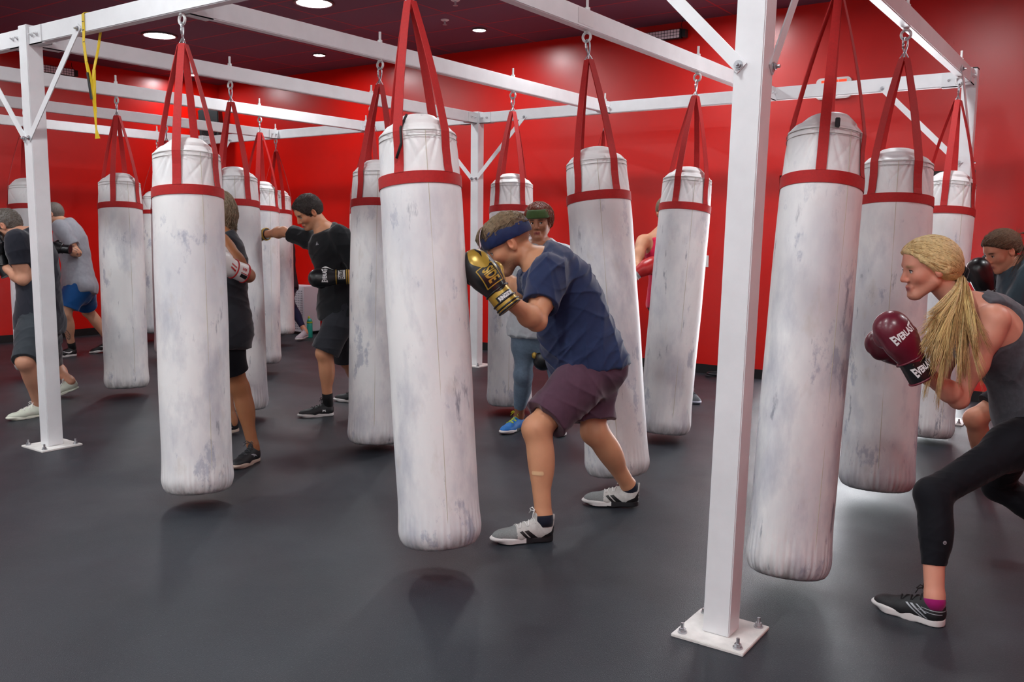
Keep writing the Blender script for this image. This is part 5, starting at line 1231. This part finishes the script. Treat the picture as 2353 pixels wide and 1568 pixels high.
for i in range(260):
    e = at(2345+rnd.gauss(0, 12), 655+rnd.gauss(0, 26), depth(p9.neck)-.12+rnd.gauss(0, .02)); T0 = tie9-p9.hf*.10+p9.hu*.03; M1 = T0-p9.hu*.08
    cs.append([(1-t)**3*tie9+3*t*(1-t)**2*T0+3*t*t*(1-t)*M1+t**3*e for t in np.linspace(0, 1, 10)])
strands('ponytail', cs, .0026, HCH, hr9, p9.org, 5)
rnd = random.Random(13); cs = []
for i in range(420):
    a = rnd.uniform(-1.5, 1.5); f0 = rnd.uniform(-.02, .09); P0 = np.array([f0, math.sin(a)*.09*math.sqrt(max(.1, 1-(f0/.13)**2)), .04+math.cos(a)*.10*math.sqrt(max(.1, 1-(f0/.13)**2))]); P3 = np.array([-.116, .008*math.sin(a), .045])
    cs.append([p9.HP(*((P0*(1-t)+P3*t)+((P0*(1-t)+P3*t)-np.array([-.02, 0, .03]))*.35*math.sin(t*PI))) for t in np.linspace(0, 1, 9)])
HUGC[0] = p9.HP(-.014, 0, .036); strands('hair_strands', hug(cs, hr9, .001, 1), .0017, hairm('light_chestnut_strand', (108, 84, 62), .3), hr9, p9.org, 4)
cover(p9, hr9, 8, 900, (-1, 0, .15), (.03, .06), .0014, hairm('light_chestnut_strand', (108, 84, 62), .3), jit=.12, lift=.001)
b = MB(); b.tube([tie9+(p9.hl*math.cos(a)+p9.hu*math.sin(a))*.016 for a in np.linspace(0, 2*PI, 20, endpoint=False)], .006, 8, closed=True); link('hair_tie', b.mesh('hair_tie', p9.org), BLACKC, hr9, smooth=True)
glove(p9.root, p9.org, p9.wr['L']+imv(-.02, .02), im(-.32, .94, -.1), im(.85, .3, .45), dict(GB, hand=-1), s=1.05, h=.005); glove(p9.root, p9.org, p9.wr['R'], im(-.15, .95, 0), im(.8, .2, -.4), dict(GB, hand=1), s=1.0, h=.006)

# ---- woman in navy leggings behind the farthest bags
SH10 = dict(upper=mat('pale_grey_knit_shoe', (176, 170, 178), .7), sole=mat('white_sole', (214, 212, 210), .5), sole_h=.024)
c10 = dict(label='person in dark tank top and navy leggings behind the farthest left bag', h=1.66, fem=1, d=12.0, nd=.0, pel=(656, 655), neck=(650, 545), face=196, facep=196, hunch=.02,
          elR=(640, 600, False), wrR=(620, 585, True), elL=(664, 590, True), wrL=(640, 575, True), ftL=((705, 774, .04), (672, 787, .0)), ftR=((650, 770, .0), (622, 774, .0)), knL=(670, 705, False), knR=(642, 712, True),
          head=(643, 505, .0, 196, 8, 0), hs=1.0, vox=.008, shoe=SH10, skin=SKIN, tone=(204, 146, 118))
p10 = Person(c10)
p10.shirt(mat('dark_plum_top', (34, 26, 36), .7), o=.010, hem=-.05, tank=True, neckcut=-.02, name='tank_top'); p10.shorts(NAVYL, leg=1.80, o=.006, r_end=0, top=.10, name='leggings', label='navy leggings', hollow=False); p10.hairshell(HCH, o=.016, nape=-.12)
# ---- person whose black shoe shows under the bags
SH11 = dict(upper=mat('black_high_shoe', (20, 21, 24), .5), sole=mat('white_sole', (214, 212, 210), .5), sole_h=.028)
c11 = dict(label='person hidden behind the left bags, one black shoe with white sole showing', h=1.72, d=10.0, nd=.0, pel=(584, 652), neck=(576, 545), face=260, facep=255, hunch=.01,
          elL=(602, 600, True), wrL=(590, 565, True), elR=(548, 600, True), wrR=(560, 565, True), ftL=((616, 828, .0), (604, 836, .0)), ftR=((565, 826, .0), (556, 836, .0)), knL=(598, 740, True), knR=(570, 740, True),
          head=(572, 500, .0, 260, 5, 0), hs=1.0, vox=.009, shoe=SH11, skin=SKIN, tone=(196, 140, 112))
p11 = Person(c11); p11.shirt(CHAR, o=.014, sleeve=.6, hem=-.1); p11.shorts(CHAR, leg=.85, o=.016, r_end=.11, top=.04); p11.hairshell(HDK, o=.014)

# ------------------------------------------------------------------ small things on walls, floor and rack
# yellow webbing strap looped over the near beam
YEL = mat('yellow_webbing', (214, 182, 10), .6, bump=(500, .3, .001)); 
t = emp('yellow_strap', (.72, 0, H1), 'yellow webbing strap looped over the near steel beam at the upper left', 'strap')
b = MB(); x0 = .70; zT = H1+.004; yf = -BW/2-.004; yb = BW/2+.004
loc = lambda x, y, z: (x-.72, y, z-H1)
b.ribbon([loc(x0+.02, yf-.004, 2.50), loc(x0-.004, yf-.001, 2.62), loc(x0, yf, H0), loc(x0, yf, H1-.004), loc(x0+.004, yf+.008, zT), loc(x0+.03, 0, zT), loc(x0+.06, yb-.008, zT), loc(x0+.065, yb, H1-.004), loc(x0+.065, yb, H0), loc(x0+.058, yb-.015, 2.58), loc(x0+.035, 0, 2.46)], [(1, 0, 0)]*11, .026, .003)
b.ribbon([loc(x0+.02, yf-.004, 2.50), loc(x0+.025, -.02, 2.40), loc(x0+.032, -.01, 2.30), loc(x0+.040, -.008, 2.20), loc(x0+.048, -.01, 2.10), loc(x0+.056, -.008, 2.045)], [(1, .1, 0), (.8, .6, 0), (.3, 1, 0), (.8, .6, 0), (1, 0, 0), (.7, .7, 0)], [.026, .024, .018, .016, .016, .030], .003)
b.ribbon([loc(x0+.035, 0, 2.46), loc(x0+.036, -.004, 2.38), loc(x0+.036, -.006, 2.28), loc(x0+.044, -.006, 2.20)], [(1, .2, 0), (.6, .8, 0), (.2, 1, 0), (.9, .3, 0)], [.026, .022, .018, .016], .003)
link('webbing', b.mesh('webbing'), YEL, t)
b = MB(); b.ribbon([loc(x0+.020, -.034, 2.44), loc(x0+.028, -.030, 2.36), loc(x0+.034, -.024, 2.28)], [(1, .3, 0)]*3, .014, .006); link('buckle', b.mesh('buckle'), BLACKP, t)
for z in (2.74, 2.69, 2.62, 2.56):
    b = MB(); b.box(loc(x0-.010, yf-.0035, z), loc(x0+.008, yf-.002, z+.004)); link('stitch_mark', b.mesh('stitch_mark'), PRK, t)
# LED wash bars
def ledbar(name, M, label):
    t = emp(name, (0, 0, 0), label, 'light bar', 'wall-mounted LED light bars'); t.matrix_world = M
    b = MB(); b.box((-.26, -.055, -.05), (.26, 0, .05)); link('housing', b.mesh('housing', bevel=.004), BLACKP, t)
    b = MB()
    for i in range(14):
        for j in range(3): b.box((-.245+i*.035+.003, -.060, -.045+j*.030+.003), (-.245+i*.035+.031, -.054, -.045+j*.030+.027))
    o = link('led_lenses', b.mesh('led_lenses'), mat('frosted_led_lens', (222, 208, 214), .3), t)
    for sg in (-1, 1):
        b = MB(); b.box((sg*.285-.02, -.05, -.04), (sg*.285+.02, .02, .04)); link('bracket', b.mesh('bracket'), BLACKP, t)
    b = MB(); b.tube([(.26, -.02, .05), (.24, -.01, .09), (.25, .0, .14)], .004, 6); link('cable', b.mesh('cable'), BLACKP, t, smooth=True)
ledbar('led_light_bar', Matrix.Translation((1.66, WY-.06, 3.60)), 'LED light bar under the ceiling on the back wall, above the tilted bag')
ledbar('led_light_bar', Matrix.Translation((WX+.06, 3.30, 3.565)) @ Matrix.Rotation(R_(90), 4, 'Z'), 'LED light bar on the left wall, seen beside the left post brace')
# loudspeaker in the corner
t = emp('loudspeaker', (-5.72, 5.60, 3.08), 'black wall loudspeaker in the far back left corner', 'loudspeaker', rot=(R_(10), 0, R_(38)))
b = MB(); b.box((-.15, -.13, -.23), (.15, .13, .23)); link('cabinet', b.mesh('cabinet', bevel=.012), mat('black_speaker_cabinet', (30, 34, 36), .5), t)
b = MB(); b.tube([(.10*math.cos(a), -.135, -.07+.10*math.sin(a)) for a in np.linspace(0, 2*PI, 30, endpoint=False)], .008, 8, closed=True); b.tube([(0, -.132, -.07), (0, -.128, -.07)], .095, 30); link('woofer', b.mesh('woofer'), BLACKP, t, smooth=False)
b = MB(); b.tube([(0, -.134, .14), (0, -.128, .14)], .035, 20); link('tweeter', b.mesh('tweeter'), BLACKP, t)
b = MB(); b.tube([(0, .12, 0), (0, .32, .0)], .02, 10); link('wall_arm', b.mesh('wall_arm'), BLACKP, t)
# exit sign
t = emp('exit_sign', (3.50, WY, 2.915), 'white exit sign with red letters above the glazed door, behind the beam', 'exit sign')
b = MB(); hw, hh = .165, .10; pts = []
for cxn, czn, a0 in ((hw-.04, hh-.04, 0), (-hw+.04, hh-.04, 90), (-hw+.04, -hh+.04, 180), (hw-.04, -hh+.04, 270)):
    for a in range(0, 91, 15): pts.append((cxn+.04*math.cos(R_(a0+a)), czn+.04*math.sin(R_(a0+a))))
n = len(pts); b.add([(x, -.045, z) for x, z in pts]+[(x, -.001, z) for x, z in pts], [tuple(range(n)), tuple(range(n, 2*n))[::-1]]+[(i, (i+1) % n, n+(i+1) % n, n+i) for i in range(n)])
link('housing', b.mesh('housing'), WHITEP, t)
bm = flat_mesh(text='EXIT', size=.19, bold=.006, sx=.62); me = bpy.data.meshes.new('lettering')
for v in bm.verts: v.co = Vector((v.co.x, -.0465, v.co.y))
bm.to_mesh(me); bm.free(); link('lettering', me, mat('exit_red', (214, 50, 20), .5, emit=((1, .08, .02), .6)), t)
# switch plates
for x, lb in ((2.235, 'white wall switch plate just right of the tilted bag'), (2.49, 'white wall switch plate half hidden by the front post')):
    t = emp('switch_plate', (x, WY, 1.214), lb, 'wall plate', 'white plates on the back wall')
    b = MB(); b.box((-.040, -.006, -.062), (.040, 0, .062)); link('plate', b.mesh('plate', bevel=.002), WHITEP, t)
    b = MB(); b.box((-.004, -.016, -.022), (.004, -.006, -.008)); link('toggle', b.mesh('toggle'), mat('beige_toggle', (200, 192, 170), .4), t)
# perforated white cabinet by the back wall, water bottle in front
t = emp('perforated_cabinet', (-3.93, WY-.20, 0), 'low white perforated cabinet against the back wall beside the teal bottle', 'cabinet')
b = MB(); b.box((-.24, -.16, .04), (.24, .16, .70)); link('body', b.mesh('body', bevel=.008), mat('pale_grey_cabinet', (206, 204, 212), .5), t)
b = MB(); b.box((-.22, -.14, 0), (.22, .14, .04)); link('plinth', b.mesh('plinth'), BLACKP, t)
b = MB()
for i in range(13):
    for j in range(17): b.box((-.21+i*.034, -.164, .08+j*.034), (-.21+i*.034+.014, -.159, .08+j*.034+.014))
link('grille_holes', b.mesh('grille_holes'), mat('grille_shadow_grey', (120, 120, 128), .6), t)
pb = onz(712, 776)
t = emp('water_bottle', tuple(pb), 'teal water bottle with yellow cap on the floor by the white cabinet', 'bottle')
b = MB(); b.lathe([(.036, 0), (.040, .006), (.040, .20), (.036, .215)], seg=28); link('body', b.mesh('body'), mat('teal_plastic', (50, 178, 158), .35), t, smooth=True)
b = MB(); b.lathe([(.041, .205), (.041, .225)], seg=28); link('yellow_ring', b.mesh('yellow_ring'), mat('lime_plastic', (176, 200, 60), .4), t, smooth=True)
b = MB(); b.lathe([(.037, .225), (.034, .25), (.018, .268)], seg=28); link('lid', b.mesh('lid'), mat('teal_plastic', (50, 178, 158), .35), t, smooth=True)
b = MB(); b.lathe([(.014, .262), (.015, .29), (.010, .302)], c=(-.012, 0, 0), seg=16); link('spout_cap', b.mesh('spout_cap'), mat('yellow_plastic', (206, 206, 70), .4), t, smooth=True)
# coiled rope on the floor
pc = onz(1652, 868); b = MB(); r2 = random.Random(2)
b.tube([((.10+.012*math.sin(a*.37))*math.cos(a)*1.3, (.10+.012*math.cos(a*.4))*math.sin(a), .012+.012*(a/(2*PI))) for a in np.linspace(0, 6*PI, 90)], .008, 8)
o = link('jump_rope', b.mesh('jump_rope'), mat('black_rope', (34, 38, 44), .5), None, label='dark coiled jump rope on the floor by the back wall, beside the front post', cat='jump rope', smooth=True); o.location = tuple(pc)
# label plate on the beam above the swinging bag
t = emp('beam_label', (3.288+BW/2, 1.50, (H0+H1)/2+.002), 'blank silver-white sticker plate on the beam over the swinging bag', 'label plate')
b = MB(); b.box((.0004, -.085, -.042), (.002, .085, .042)); link('plate', b.mesh('plate'), mat('glossy_white_label', (238, 240, 240), .15), t)
# dark cord on the centre bag, black clip on the bag by the post
tb, a0 = bag_objs[0]
b = MB(); a = ANG[0]; e = np.array([math.cos(a+.10), math.sin(a+.10), 0])
b.tube([e*(BR*.6)+ZZ*-.712, e*(BR*.99)+ZZ*-.785, e*(BR*1.0)+ZZ*-.85, np.array([math.cos(a-.02), math.sin(a-.02), 0])*(BR*1.05)+ZZ*-.915], .006, 8); link('drawstring', b.mesh('drawstring'), mat('black_cord', (16, 16, 18), .7), tb, smooth=True)
tb, _ = bag_objs[4]
b = MB(); e = np.array([math.cos(a+.30), math.sin(a+.30), 0]); b.box((-.008, -.011, -.020), (.008, .011, .020), M=Matrix.Translation(Vector(e*BR*.97+ZZ*-.775)) @ Matrix.Rotation(.3, 4, 'Y')); link('cord_lock', b.mesh('cord_lock', bevel=.003), BLACKP, tb)
